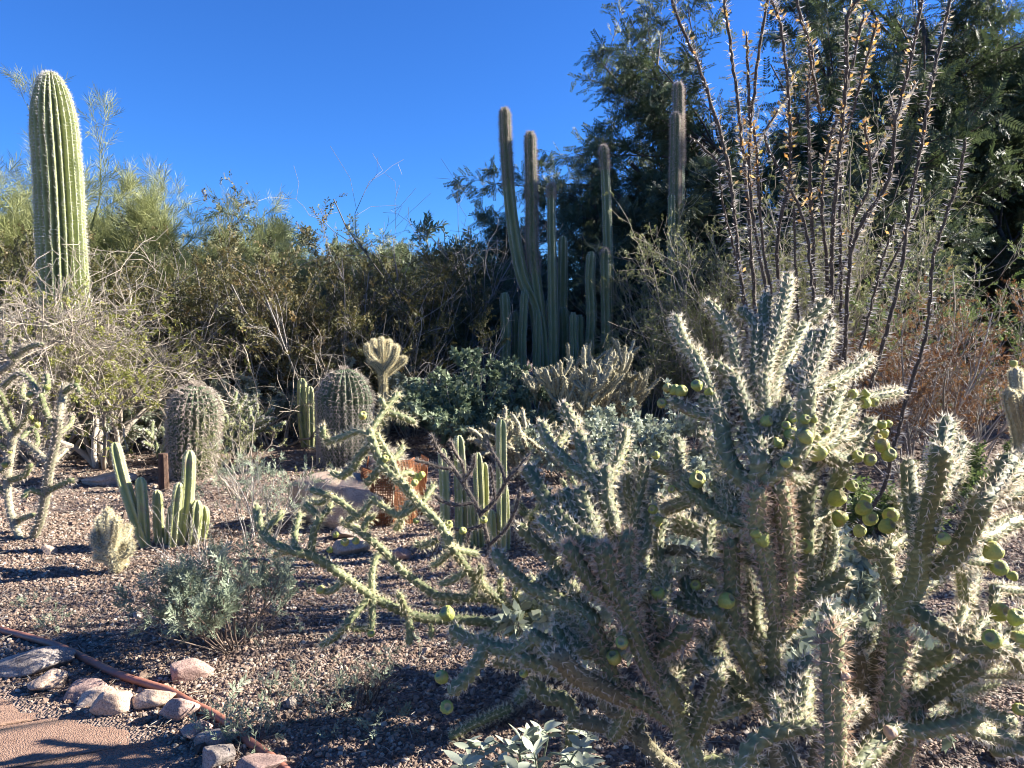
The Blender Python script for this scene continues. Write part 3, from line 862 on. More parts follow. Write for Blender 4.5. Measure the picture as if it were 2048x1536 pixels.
# spreading thin-armed cholla in front of the boulder
THIN = '''
11 1095,1345 1075,1290 1060,1225
9.5 1060,1225 1017,1215 980,1185 944,1150 902,1094
9 905,1098 880,1050 836,1005 800,965 766,930 748,890 737,856
10 1062,1235 1000,1245 930,1240 864,1238 815,1227 745,1195
9.5 750,1198 689,1154 630,1115 581,1101
9 585,1102 545,1085 522,1055 511,1008
9 1050,1230 985,1200 920,1196 872,1191
8.5 875,1193 811,1147 766,1101 724,1066
7 728,1068 700,1052 682,1043
8 622,1110 628,1062 642,1032
7 641,1035 655,1020 664,1003
7 640,1035 622,1018 608,1004
7 588,1098 592,1055 601,1024
7 528,1060 548,1042 568,1021
6 580,1104 562,1106 546,1112
7 742,870 715,862 690,872 650,886
6 656,884 645,868 648,850
7 742,862 765,825 780,806 800,784
7 768,822 800,832 832,846
6 770,818 764,802 760,793
6.5 768,824 764,842 762,855
7 800,965 785,925 765,890 750,862
8 740,890 722,908 704,937 679,956
6 682,954 670,948 660,943
8 764,930 748,950 731,970
8 836,1005 812,975 800,955
7 842,1010 862,980 868,968
7.5 828,1000 815,1010 800,1045 790,1060
7 836,1008 800,1030 770,1015 738,992
7 742,1000 723,1027 690,1042
7 715,1035 690,1010 655,990 617,978
6.5 660,992 640,1005 618,1000
7 724,1066 735,1040 752,1030
8 816,1228 820,1262 818,1292
6.5 860,1238 863,1260 862,1278
7 905,1240 908,1270 907,1292
8 738,1196 712,1225 690,1251
7 692,1250 668,1276 640,1291
6.5 692,1252 715,1258 742,1257
7 746,1197 744,1240 741,1264
7 690,1158 667,1179 642,1184
7 815,1226 803,1200 796,1184
7 745,1193 744,1150 752,1115 768,1098
7 936,1140 905,1160 878,1169
8 950,1157 944,1190 905,1200 870,1206
7 902,1096 935,1104 956,1107
7 905,1100 878,1124 863,1131
6 899,1090 897,1070 896,1052
7 872,1080 850,1090 830,1088
7 980,1188 960,1160 962,1130
7 1015,1215 1000,1180 1003,1150
7 1040,1230 1030,1190 1040,1165
7 1000,1243 985,1265 960,1275
7 1060,1240 1040,1262 1010,1268
7 1075,1290 1040,1300 1010,1320
7 1060,1230 1075,1190 1060,1150
7 1070,1270 1100,1230 1110,1190
6.5 780,925 800,905 806,888
6.5 790,955 815,945 830,952
'''
thin = thing('buckhorn_cholla', gx(1095, 2.75), 'thin-armed cholla spreading long spiny arms low across the gravel', 'cactus')
tp = Plant(lambda r: 2.45 - (r - 7) * .03, 30)
for r, pts, fl in parse(THIN): tp.add(r, pts, fl, d0=2.75 if pts[0][1] == 1345 else None)
for w, R, fl in tp.stems:
    cholla_stem(thin, w, R, M['thin_cholla'], M['spine_gold'], 6, .021, .0009, step=.008, sides=14, tub=.3, spacing=.026)
for x, y, r in ((725, 832, 8), (835, 955, 8), (829, 966, 7), (843, 950, 7), (640, 1180, 8), (712, 1082, 7), (690, 1085, 8), (742, 1268, 7), (672, 1070, 6), (770, 918, 7), (660, 1100, 6), (832, 1042, 6), (898, 1050, 8), (925, 1062, 7), (968, 1040, 7)):
    fruit(thin, P(x, y, tp.at(x, y) - .01), r * 2.45 / F, (rng.normal() * .4, -.4, .5))
# fallen joint on the gravel
g0, g1 = G(905, 1480), G(1022, 1424)
fj = thing('fallen_cholla_joint', (g0 + g1) / 2, 'pale spiny cholla joint fallen on the gravel', 'cactus joint')
w = np.array([g0 + [0, 0, .016], (g0 + g1) / 2 + [0, 0, .02], g1 + [0, 0, .016]])
cholla_stem(fj, w, .016, M['thin_cholla'], M['spine_gold'], 9, .022, .0007, spacing=.02)
g0 = G(1040, 1412)
fj = thing('fallen_cholla_joint', g0, 'short fuzzy cholla joint lying at the end of the longer one', 'cactus joint')
cholla_stem(fj, np.array([g0 + [-.01, 0, .02], g0 + [.012, 0, .045], g0 + [.03, 0.01, .07]]), .018, M['thin_cholla'], M['spine'], 16, .026, .0007, spacing=.016)

# generic small chollas grown by rule
def grown_cholla(name, loc, label, h, n0, spread, r, mat, smat, ns, sl, sr, group=None, lv=2, kids=3, seglen=.18, tub=.25, spacing=.026, step=.012, sides=10, up=.25, cat='cactus', lean=(0, 0)):
    loc = np.array([loc[0], loc[1], float(gz(loc[0], loc[1]))])
    root = thing(name, loc, label, cat, group)
    cur = []
    for k in range(n0):
        a = 2 * math.pi * (k + rng.uniform(-.3, .3)) / n0
        d = unit(np.array([math.cos(a) * spread + lean[0], math.sin(a) * spread + lean[1], 1.0]))
        cur.append((loc + np.array([math.cos(a), math.sin(a), 0]) * r * .8, d, h * rng.uniform(.38, .55)))
    for l in range(lv + 1):
        nxt = []
        for p, d, L in cur:
            pts = [p]; dd = d.copy()
            for s_ in range(4):
                dd = unit(dd + rng.normal(size=3) * .16 + np.array([0, 0, up * .3])); pts.append(pts[-1] + dd * L / 4)
            pts = np.array(pts); pts[:, 2] = np.maximum(pts[:, 2], .02)
            cholla_stem(root, pts, r * (1 - .1 * l), mat, smat, ns, sl, sr, step=step, sides=sides, tub=tub, spacing=spacing)
            if l < lv:
                for c in range(rng.integers(max(1, kids - 1), kids + 1)):
                    t = rng.uniform(.45, 1.0); i = min(3, int(t * 4)); f = t * 4 - i
                    s0 = pts[i] * (1 - f) + pts[i + 1] * f if i < 4 else pts[-1]
                    tan = unit(pts[i + 1] - pts[i])
                    per = unit(np.cross(tan, randdir(1)[0]))
                    nxt.append((s0, unit(tan * .6 + per * .75 + np.array([0, 0, up])), seglen * rng.uniform(.6, 1.2)))
        cur = nxt
    return root
# left-edge cholla, traced
LEFTC = '''
14 66,1075 80,1040 92,985 100,930 112,880 118,830
12 40,1080 20,1020 15,960 22,900 30,860
11 118,838 125,800 130,770
10 112,860 90,820 80,785
10 100,930 70,900 40,880
10 100,930 125,905 135,895
9 92,985 130,965 150,960
9 28,870 50,840 60,800
9 30,880 5,840 -10,800
9 82,800 62,760 40,745
9 128,785 150,770 160,790
10 -40,760 0,742 30,720 50,690
8 30,722 15,700 20,680
8 48,700 70,690 88,690
9 20,960 50,950 62,925
9 15,990 -20,960 -40,930
9 92,990 60,980 45,1000
9 22,905 0,890 -30,880
8 60,812 45,790 48,765
8 82,795 95,770 92,745
8 60,905 75,885 70,860
8 -20,960 5,940 20,925
8 66,1030 40,1040 30,1060
9 30,860 5,800 -20,760 -40,740
8 40,880 60,860 80,858
8 112,870 140,850 145,830
8 40,745 20,760 5,775
'''
lc = thing('spiny_cholla', gx(66, G(66, 1080)[1]), 'bushy pale cholla with thick straw-coloured spines beside the flat rock', 'cactus')
lp = Plant(lambda r: G(66, 1080)[1] + rng.uniform(-.25, .25), 30)
for r, pts, fl in parse(LEFTC): lp.add(r, pts, fl, d0=G(66, 1080)[1] if pts[0][1] > 1070 else None)
for w, R, fl in lp.stems:
    w[:, 2] = np.maximum(w[:, 2], .01)
    cholla_stem(lc, w, R * .68, M['brown_cholla'] if R > .03 else M['thin_cholla'], M['spine_pink'], 8, .028, .0011, step=.012, sides=12, spacing=.03)
for x, y, r in ((60, 790, 6), (95, 775, 6), (20, 905, 6), (62, 835, 5), (10, 930, 6), (75, 850, 6)):
    fruit(lc, P(x, y, lp.at(x, y)), r * 4.4 / F, (.2, -.3, .8))

# dense golden chollas (teddy-bear habit), traced
def golden(name, label, trace, dbase, smat, scale=1.0, ns=14, sl=.03, basepx=None):
    st = parse(trace)
    root = thing(name, gx(st[0][1][0][0], dbase), label, 'cactus', None)
    g = Plant(lambda r: dbase + rng.uniform(-.08, .08), 30)
    for r, pts, fl in st: g.add(r, pts, fl, d0=dbase if not len(g.pix) else None)
    for w, R, fl in g.stems:
        w[:, 2] = np.maximum(w[:, 2], .005)
        cholla_stem(root, w, R * .78, M['brown_cholla'], smat, ns, sl * .8 * scale, .0011 * scale, step=.014, sides=12, spacing=.016 * scale, tub=.1, spread=1.0)
    return root, g
golden('golden_cholla', 'small fuzzy straw-gold cholla beside the yellow-green columns', '''
13 234,1140 228,1110 220,1085
12 222,1095 205,1070 200,1035
13 224,1092 230,1060 232,1035
12 226,1100 250,1075 255,1050
12 222,1110 195,1090 192,1060
12 228,1115 255,1105 262,1080
11 230,1125 215,1115 190,1112
11 222,1080 215,1050 216,1018
10 232,1120 245,1130 252,1120
''', G(234, 1143)[1], M['spine_gold'], 1.1, 13, .03)
golden('golden_cholla', 'fuzzy golden cholla crowned with finger-like joints behind the wired barrel', '''
9 768,865 767,800 766,760 765,742
8 765,745 752,724 738,706 736,688
8 765,742 757,712 749,692 749,680
8 766,740 764,706 763,688 764,676
8 766,740 776,706 778,690 779,680
8 768,742 786,716 791,702 793,690
8 770,748 790,732 802,722 812,716
7 760,738 746,724 736,722
7 767,735 771,715 771,704
''', 7.55, M['spine_gold'], 1.25, 22, .034)
rc, rcp = golden('golden_cholla', 'tall golden-spined cholla with one green fruit on its tip beside the rust-brown shrub', '''
22 2048,1010 2046,950 2042,880
19 2044,890 2036,830 2034,780
17 2035,790 2032,755 2030,735
19 2048,900 2064,850 2070,790
16 2044,850 2080,820 2100,770
17 2036,850 2024,810 2020,780
''', 4.6, M['spine_gold'], 1.15, 14, .028)
fruit(rc, P(2027, 727, 4.6), .02, (0, 0, 1))

# ------------------------------------------------------------------ ribbed columns
def ribbed(pts, rad, ribs, depth, per=6, tipk=1.5, K=None, sharp=1.6):
    """-> verts [K,S,3], rnd, areole points/normals/tangents; rad is a function of s/L"""
    L = plen(pts)
    K = K or max(16, int(L / .04))
    s = np.linspace(0, 1, K) ** .9 if False else np.linspace(0, 1, K)
    # finer rings at the tip
    s = np.concatenate([s[:-3], np.linspace(s[-3], 1, 12)])
    p0 = resample(pts, 200)
    p = np.stack([np.interp(s, np.linspace(0, 1, 200), p0[:, k]) for k in range(3)], 1)
    r = np.array([rad(x) for x in s])
    tip = np.clip((1 - s) * L / (r * tipk), 0, 1)
    r = r * np.sqrt(np.maximum(1 - (1 - tip) ** 2, .0006))
    T, A, B = frames(p[None]); T, A, B = T[0], A[0], B[0]
    S = ribs * per
    th = np.arange(S) * 2 * math.pi / S
    c = .5 + .5 * np.cos(ribs * th)
    f = 1 - depth * (1 - c ** (1 / sharp))
    wob = 1 + .016 * np.sin(s * L * 7 + 1)[:, None] * np.cos(3 * th + 2)[None] + .012 * np.sin(s * L * 19)[:, None] * np.cos(7 * th)[None]
    R = r[:, None] * f[None] * wob
    V = p[:, None] + R[..., None] * (np.cos(th)[None, :, None] * A[:, None] + np.sin(th)[None, :, None] * B[:, None])
    I = np.arange(V.shape[0] * S).reshape(-1, S)
    q = np.stack([I[:-1], np.roll(I, -1, 1)[:-1], np.roll(I, -1, 1)[1:], I[1:]], -1)
    rn = np.broadcast_to(.2 + .7 * c, (V.shape[0], S)).ravel()
    def areoles(gap, s0=0, s1=1):
        n = max(2, int(L * (s1 - s0) / gap))
        x = np.linspace(s0, s1, n)
        out = []
        for k in range(ribs):
            xx = x + rng.uniform(-.2, .2) * gap / L
            xx = np.clip(xx, 0, .999)
            ip = lambda a: np.stack([np.interp(xx, s, a[:, j]) for j in range(3)], 1)
            Ak, Bk, Tk, pk = ip(A), ip(B), ip(T), ip(p)
            rk = np.interp(xx, s, r)
            t = 2 * math.pi * k / ribs
            nr = math.cos(t) * Ak + math.sin(t) * Bk
            tp = np.clip(1 - (1 - xx) * L / (np.interp(xx, s, np.array([rad(y) for y in s])) * tipk), 0, 1)[:, None]
            out.append((pk + nr * rk[:, None], unit(nr + Tk * tp), Tk))
        return [np.concatenate(z) for z in zip(*out)]
    return V, q, rn, areoles
def spine_fan(mb, ap, an, at_, n, L, r, spread=.7, down=0.0):
    bp = np.repeat(ap, n, 0); bn = np.repeat(an, n, 0); bt = np.repeat(at_, n, 0)
    k = len(bp)
    d = unit(bn + rng.normal(size=(k, 3)) * spread - bt * down)
    spikes(mb, bp - bn * .003, d, L * rng.uniform(.5, 1.2, k), r, rng.uniform(0, 1, k))

# saguaro
D = 7.8
top = P(100, 143, D); foot = gx(128, D)
axis = [foot, foot + (top - foot) * .35 + [.02, 0, 0], foot + (top - foot) * .7 + [.03, 0, 0], top]
sg = thing('saguaro', foot, 'tall armless saguaro cactus rising behind the dry shrub', 'cactus')
W = 43.5 * D / F
V, q, rn, ar = ribbed(axis, lambda s: W * np.interp(s, [0, .25, .5, .75, 1], [1.0, 1.05, 1.02, .98, .95]), 22, .32, 8, 2.9, K=110, sharp=1.1)
body = part(MB().add(V, q, rnd=rn), 'trunk', M['saguaro'], sg)
mb = MB(); a = ar(.034, .15, .995); spine_fan(mb, *a, 7, .036, .0022, .8)
part(mb, 'spines', M['spine_white'], sg, smooth=False, stuff=True, parent=body)
mb = MB(); a = ar(.012, .975, .999); spine_fan(mb, *a, 4, .03, .0014, .6)
part(mb, 'crown_wool', M['spine_white'], sg, smooth=False, stuff=True, parent=body)

# senita clumps: (base x, points, r px, bristle start y or None)
def senita(name, label, cols, D, group=None):
    bx = np.mean([c[0][0][0] for c in cols])
    root = thing(name, gx(bx, D), label, 'cactus', group)
    for pts, r0, r1, by in cols:
        d = D + rng.uniform(-.25, .25)
        w = [P(x, y, d) for x, y in pts]
        f0 = w[0].copy(); f0[2] = 0; f0[0] += (bx - pts[0][0]) / F * d * .25
        w = np.array([f0] + w)
        L = plen(w)
        V, q, rn, ar = ribbed(w, lambda s: d / F * .74 * (r0 + (r1 - r0) * s), 6 if r0 > 12 else 5, .48, 8, 1.7, sharp=.9)
        col = part(MB().add(V, q, rnd=rn), 'column', M['senita'], root)
        s_b = 1.0
        if by is not None:
            s_b = 1 - abs(P(pts[-1][0], by, d)[2] - w[-1][2]) / L
        mb = MB()
        a = ar(.026, .1, min(s_b, .99)); spine_fan(mb, *a, 6, .02, .0032, .9)
        part(mb, 'spines', M['spine_white'], root, smooth=False, stuff=True, parent=col)
        if by is not None:
            mb = MB(); a = ar(.011, s_b, .997)
            bp, bn, bt = a
            g = np.repeat(np.arange(len(bp)), 14)
            k = len(g)
            dd = unit(bn[g] + rng.normal(size=(k, 3)) * .75 - bt[g] * .25)
            spikes(mb, bp[g] - bn[g] * .012, dd,   .05 * rng.uniform(.5, 1.25, k), .002, rng.uniform(0, 1, k))
            part(mb, 'bristles', M['bristle'], root, smooth=False, stuff=True, parent=col)
    return root
senita('senita_cactus', 'clump of ribbed senita columns, two of them topped with shaggy bristles', [
    ([(1075, 640), (1043, 547), (1023, 428), (1013, 309), (1009, 214)], 19, 14, 372),
    ([(1088, 690), (1079, 627), (1065, 507), (1063, 400), (1060, 262)], 18, 14, 545),
    ([(1107, 690), (1104, 520), (1102, 366)], 15, 10, 395),
    ([(1122, 690), (1125, 570), (1126, 471)], 15, 12, None),
    ([(1215, 640), (1214, 428), (1207, 289)], 14, 11, 340),
    ([(1211, 720), (1212, 600), (1210, 496)], 15, 13, 508),
    ([(1182, 660), (1180, 560), (1183, 502)], 14, 12, None),
    ([(1010, 760), (1012, 660), (1009, 584)], 15, 13, None),
    ([(1046, 720), (1048, 620), (1050, 580)], 12, 11, None),
    ([(1036, 740), (1033, 650), (1030, 621)], 13, 12, None),
    ([(1074, 740), (1075, 660), (1075, 619)], 12, 11, None),
    ([(1096, 740), (1096, 650), (1095, 600)], 12, 11, None),
    ([(1128, 750), (1129, 660), (1127, 614)], 14, 13, None),
    ([(1160, 740), (1160, 670), (1160, 629)], 14, 12, None),
    ([(1148, 740), (1147, 660), (1147, 624)], 11, 9, None),
    ([(1020, 790), (1018, 720), (1016, 690)], 13, 12, None)], 9.5)
senita('senita_cactus', 'pair of tall bristly senita columns standing alone before the big dark tree', [
    ([(1352, 620), (1358, 350), (1357, 163)], 17, 13, 330),
    ([(1350, 620), (1350, 400), (1352, 224)], 16, 13, 420),
    ([(1340, 640), (1343, 480), (1343, 388)], 11, 9, None)], 9.8)

# small yellow-green column groups
def columns(name, label, cols, D, foot_y, group=None):
    bx = np.mean([c[0][0][0] for c in cols])
    root = thing(name, gx(bx, D), label, 'cactus', group)
    for pts, r in cols:
        d = D + rng.uniform(-.07, .07)
        w = np.array([P(x, y, d) for x, y in pts]); w[0][2] = min(w[0][2], -.01) if pts[0][1] >= foot_y - 25 else w[0][2]
        V, q, rn, ar = ribbed(w, lambda s: r * d / F * np.interp(s, [0, .2, .6, 1], [.8, 1, 1, .95]), 5, .46, 8, 1.6, K=34, sharp=.85)
        col = part(MB().add(V, q, rnd=rn), 'column', M['column'], root)
        mb = MB(); a = ar(.011, .03, .99); spine_fan(mb, *a, 5, .011, .0019, 1.0)
        part(mb, 'spines', M['spine_white'], root, smooth=False, stuff=True, parent=col)
    return root
columns('column_cactus', 'yellow-green ribbed columns with one tall leaning stem, by the small golden cholla', [
    ([(292, 1080), (268, 1030), (246, 960), (228, 884)], 13), ([(288, 1078), (284, 1010), (280, 954)], 12),
    ([(318, 1082), (316, 1030), (314, 980)], 11), ([(362, 1085), (374, 1000), (379, 900)], 14),
    ([(345, 1085), (352, 1020), (358, 965)], 11), ([(385, 1085), (392, 1040), (394, 1000)], 12),
    ([(402, 1085), (408, 1040), (408, 1012)], 11), ([(335, 1088), (340, 1050), (345, 1010)], 9)], G(330, 1088)[1], 1088)
columns('column_cactus', 'three slender pale green columns beside the wired barrel cactus', [
    ([(612, 895), (606, 830), (604, 756)], 11), ([(622, 895), (622, 840), (620, 772)], 8),
    ([(620, 897), (625, 860), (625, 803)], 9)], G(615, 897)[1], 897)
columns('column_cactus', 'yellow-green ribbed columns behind the dark leafless cholla', [
    ([(925, 1070), (922, 960), (917, 870)], 13), ([(1005, 1075), (1004, 960), (1003, 838)], 12),
    ([(962, 1070), (958, 980), (955, 905)], 11), ([(968, 1075), (970, 1000), (968, 925)], 10),
    ([(892, 1068), (890, 980), (885, 896)], 11), ([(1012, 1080), (1010, 1030), (1007, 968)], 12),
    ([(918, 1072), (918, 1000), (915, 945)], 9), ([(950, 1078), (944, 1030), (942, 985)], 9), ([(985, 1078), (985, 1050), (984, 1020)], 10)], 4.35, 1085)

# barrel cacti
def barrel(name, label, foot, h, w, ribs, lean, smat, sl, ns, gap, sr=.0013, curve=True):
    foot = np.array([foot[0], foot[1], 0.0])
    root = thing(name, foot, label, 'cactus')
    axis = [foot - [0, 0, .02], foot + np.array([lean * .5, 0, h * .5]), foot + np.array([lean, 0, h])]
    V, q, rn, ar = ribbed(axis, lambda s: w * .5 * np.interp(s, [0, .15, .4, .7, 1], [.70, .88, 1, 1.02, .95]), ribs, .22, 6, 1.25, K=40, sharp=1.1)
    b = part(MB().add(V, q, rnd=rn), 'body', M['barrel'], root)
    mb = MB(); ap, an, at_ = ar(gap, .04, .997)
    g = np.repeat(np.arange(len(ap)), ns); k = len(g)
    d = unit(an[g] + rng.normal(size=(k, 3)) * .75)
    Ls = sl * rng.uniform(.5, 1.2, k)
    if curve:      # two-piece spines, hooked
        mid = ap[g] + d * Ls[:, None] * .6
        tip = mid + unit(d - at_[g] * .7 + rng.normal(size=(k, 3)) * .3) * Ls[:, None] * .5
        Pp = np.stack([ap[g] - an[g] * .004, mid, tip], 1)
        ribbons(mb, Pp, np.array([[sr, sr * .85, sr * .2]]), rng.uniform(0, 1, k))
    else:
        spikes(mb, ap[g], d, Ls, sr, rng.uniform(0, 1, k))
    part(mb, 'spines', smat, root, smooth=False, stuff=True, parent=b)
    return root
g = G(372, 962)
barrel('barrel_cactus', 'grey-spined barrel cactus leaning over beside a dark stake', g + [0, .12, 0], zt(772, g[1]) * 1.0, 96 * g[1] / F, 24, .06, M['spine_pink'], .05, 10, .032, .0021)
g2 = G(692, 928)
bh, bw = zt(737, g2[1]), 108 * g2[1] / F
barrel('barrel_cactus', 'tall barrel cactus wrapped in chicken wire beside the big boulder', g2, bh, bw, 26, 0, M['spine_pink'], .045, 8, .034, .0020)
# chicken wire round it
def netting(name, c, R, z0, z1, cell, label):
    nu = int(2 * math.pi * R / cell); nu -= nu % 2
    dv = cell * .87; nv = int((z1 - z0) / dv)
    segs = []
    def pt(u, v):
        t = 2 * math.pi * u / nu
        z = z0 + v * dv * .5
        rr = R(z) if callable(R) else R
        return (c[0] + rr * math.cos(t), c[1] + rr * math.sin(t), z)
    for j in range(nv):
        for i in range(nu):
            o = .5 * (j % 2); v = j * 2.0
            a, b2, c2, d2 = pt(i + o, v), pt(i + o, v + .9), pt(i + o + .5, v + 2), pt(i + o - .5, v + 2)
            segs += [[a, b2], [b2, c2], [b2, d2]]
    S = np.array(segs); mid = S.mean(1, keepdims=True)
    mb = MB(); tubes(mb, np.concatenate([S[:, :1], mid, S[:, 1:]], 1), .0019, 3)
    return tag(mb.build(name, M['wire'], loc=(c[0], c[1], 0)), label, 'netting')
netting('chicken_wire', g2, bw * .5 * 1.07, .0, bh * .66, .032, 'hexagonal chicken wire wrapped around the tall barrel cactus')
# stake beside the leaning barrel
gp = G(328, 980)
mb = MB()
for k, (dx, dy, h_) in enumerate(((0, 0, .30),)):
    z = np.array([-.05, .0, .1, .2, h_, h_ + .005])
    pts = np.stack([gp[0] + .015 * z, gp[1] + 0 * z, z], -1)
    tubes(mb, pts[None], np.array([[.042, .042, .04, .038, .036, .001]]), 9)
tag(mb.build('wooden_stake', M['post'], smooth=False), 'dark wooden stake at the foot of the leaning barrel cactus', 'stake')
# small barrel inside a rusted mesh guard
g3 = G(772, 1052)
bc = g3 + np.array([0, .2, 0])
barrel('barrel_cactus', 'small pink-spined barrel cactus inside the rusty mesh guard', bc, zt(905, bc[1]), .27, 20, 0, M['spine_pink'], .06, 12, .03, .0013)
root = thing('rusty_mesh_guard', bc, 'rust-orange metal mesh panels fenced around a small barrel cactus', 'guard')
ang = [-2.75, -2.05, -1.35, -.6, .1, .9, 1.9, 2.8]
R3 = 66 * g3[1] / F
for k in range(len(ang)):
    a0, a1 = ang[k], ang[(k + 1) % len(ang)] + (2 * math.pi if k == len(ang) - 1 else 0)
    p0 = bc + R3 * np.array([math.cos(a0), math.sin(a0), 0]); p1 = bc + R3 * (1.0 + .08 * (-1) ** k) * np.array([math.cos(a1), math.sin(a1), 0])
    H = rng.uniform(.33, .46); tilt = rng.normal(size=2) * .03
    wdt = np.linalg.norm(p1 - p0); nx, nz = int(wdt / .011), int(H / .011)
    seg = []
    def q3(u, v):
        b_ = p0 + (p1 - p0) * u
        return b_ + np.array([tilt[0] * v, tilt[1] * v + .012 * math.sin(5 * v + k), H * v])
    for i in range(nx + 1): seg.append([q3(i / nx, v) for v in np.linspace(0, 1, 8)])
    seg2 = [[q3(u, j / nz) for u in np.linspace(0, 1, 8)] for j in range(nz + 1)]
    mb = MB(); tubes(mb, np.array(seg), .0026, 4); tubes(mb, np.array(seg2), .0026, 4)
    part(mb, 'mesh_panel', M['rust'], root, smooth=False)
    # folded solid edge strip
    e0 = np.array([q3(0, v) for v in np.linspace(0, 1, 6)])
    mb = MB(); sd_ = unit(p1 - p0) * .025
    nn = unit(np.cross(sd_, [0, 0, 1.])) * .0015
    Vv = np.concatenate([np.stack([e0 + nn, e0 + sd_ + nn], 1).reshape(-1, 3), np.stack([e0 - nn, e0 + sd_ - nn], 1).reshape(-1, 3)])
    qq = [[2 * i, 2 * i + 1, 2 * i + 3, 2 * i + 2] for i in range(5)]
    mb.add(Vv, qq + [[12 + x for x in f[::-1]] for f in qq])
    part(mb, 'edge_strip', M['rust'], root, smooth=False)
# purplish hedgehog tangle behind the fruiting cholla
g4 = G(1275, 1010)
barrel('hedgehog_cactus', 'low mound cactus bristling with purplish grey spines behind the fruiting cholla', g4, .32, .42, 18, 0, M['spine_pink'], .09, 14, .03, .0012)

# dark leafless cholla in front of the columns, traced
DARK = '''
8 985,1140 978,1090 965,1040 948,1000
7 950,1005 925,965 905,935 880,905
7 960,1030 990,1000 1015,960 1040,935
6 905,938 880,935 850,925 828,920
6 880,905 868,885 862,870
6 930,970 925,930 910,905 900,880
6 1012,965 1000,930 985,905 975,885
6 950,1005 910,1010 880,1000 865,985
6 968,1050 930,1060 895,1055 870,1050
6 978,1090 1010,1060 1030,1020 1040,980
5 1035,940 1050,920 1062,905
5 990,998 985,960 980,930
5 925,965 945,935 950,910
5 905,1057 885,1075 868,1100 858,1120
5 940,1060 930,1090 910,1110
6 980,1100 1000,1130 1008,1160
5 870,1050 850,1040 838,1035
'''
dk = thing('leafless_cholla', gx(985, 3.95), 'dark purplish leafless cholla with thin crooked arms before the columns', 'cactus')
dp = Plant(lambda r: 3.95 + rng.uniform(-.2, .2), 30)
for r, pts, fl in parse(DARK): dp.add(r, pts, fl, d0=3.95 if not len(dp.pix) else None)
for w, R, fl in dp.stems:
    cholla_stem(dk, w, R * .62, M['dark_cholla'], M['spine_pink'], 5, .026, .0008, step=.012, sides=8, spacing=.03)

# other small chollas
grown_cholla('bushy_cholla', gx(1165, 7.4), 'dense bushy brown cholla in front of the senita columns', 1.75, 24, .8, .021, M['brown_cholla'], M['spine_gold'], 5, .022, .0014, lv=2, kids=4, seglen=.26, spacing=.06, step=.026, sides=7, up=.5)
grown_cholla('bushy_cholla', gx(1035, 6.3), 'low sparse brown cholla among the dark green shrubs', .75, 6, .9, .024, M['brown_cholla'], M['spine_gold'], 5, .024, .0014, lv=2, kids=3, seglen=.24, spacing=.05, step=.022, sides=8)
grown_cholla('staghorn_cholla', gx(470, 7.2), 'pale grey-green branching cholla between the two barrel cacti', .78, 6, .5, .024, M['thin_cholla'], M['spine_white'], 6, .024, .0014, lv=2, kids=3, seglen=.22, spacing=.045, step=.02, sides=8)
grown_cholla('staghorn_cholla', gx(318, 7.0), 'slim pale cholla standing close behind the leaning barrel', .6, 3, .3, .022, M['thin_cholla'], M['spine_white'], 6, .024, .0014, lv=1, kids=3, seglen=.2, spacing=.045, step=.02, sides=8)
grown_cholla('staghorn_cholla', gx(1110, 4.6), 'small yellowish cholla lying low behind the left arms of the fruiting cholla', .4, 5, 1.3, .02, M['thin_cholla'], M['spine_gold'], 8, .024, .001, lv=2, kids=3, seglen=.16, spacing=.03, step=.014, sides=10)
grown_cholla('staghorn_cholla', gx(1130, 2.75), 'small yellow-spined cholla half hidden under the fruiting cholla', .5, 6, .9, .014, M['thin_cholla'], M['spine_gold'], 8, .022, .0007, lv=2, kids=3, seglen=.15, spacing=.026, step=.01, sides=10)

# ------------------------------------------------------------------ ocotillo
OCO = '''
8 1640,1120 1590,980 1545,850 1505,720 1482,560 1457,335 1420,200 1401,141 1352,24 1335,-40
8 1645,1120 1600,960 1555,800 1515,650 1494,383 1473,182 1451,20 1448,-40
8 1648,1120 1610,950 1570,780 1540,620 1502,400 1502,250 1518,109 1540,-30
6 1500,250 1495,130 1493,65
7 1610,950 1575,760 1545,600 1526,484 1514,323 1508,250
8 1650,1120 1620,960 1585,780 1554,505 1578,363 1578,202 1562,52 1540,-10
7 1640,900 1630,640 1611,456 1578,375 1542,307 1528,265
6 1494,318 1550,234 1575,190 1590,143
8 1655,1120 1640,940 1630,760 1627,525 1619,323 1615,182 1627,121 1599,24 1590,-20
6 1640,225 1628,150 1615,90
8 1660,1120 1650,900 1650,700 1655,545 1643,404 1659,283 1688,202 1712,93 1730,30
10 1662,1120 1660,880 1662,620 1668,420 1690,200 1696,36 1726,-10
7 1668,1000 1680,760 1682,560 1680,400 1685,258
6 1668,345 1704,230 1736,109 1757,34
7 1670,1000 1685,760 1704,464 1736,383 1740,327 1727,240
5.5 1740,328 1776,266
9 1668,1120 1680,900 1690,700 1708,484 1776,363 1792,242 1821,121 1848,-20
6 1792,240 1780,188
6 1793,240 1812,205 1831,168
8 1672,1120 1700,950 1740,780 1785,620 1805,525 1821,404 1841,303 1865,161 1897,20 1902,-20
8 1676,1130 1700,1080 1764,981 1788,891 1815,794 1850,677 1862,579 1865,525 1885,452 1918,355 1931,277
6 1690,900 1720,720 1748,597 1784,525 1830,430 1842,382
6.5 1672,960 1660,700 1672,580 1704,497 1752,404 1778,360
6 1600,960 1540,800 1500,640 1474,525 1445,404 1440,348
5.5 1462,372 1433,323 1400,290 1376,273
6 1650,1000 1610,760 1595,620 1590,500 1588,410
6 1670,1000 1700,800 1735,640 1760,540 1790,440
6 1655,1000 1640,800 1600,640 1575,540
'''
oc = thing('ocotillo', gx(1655, 3.8), 'tall thorny ocotillo-like shrub of bare dark canes with a few orange leaves', 'shrub')
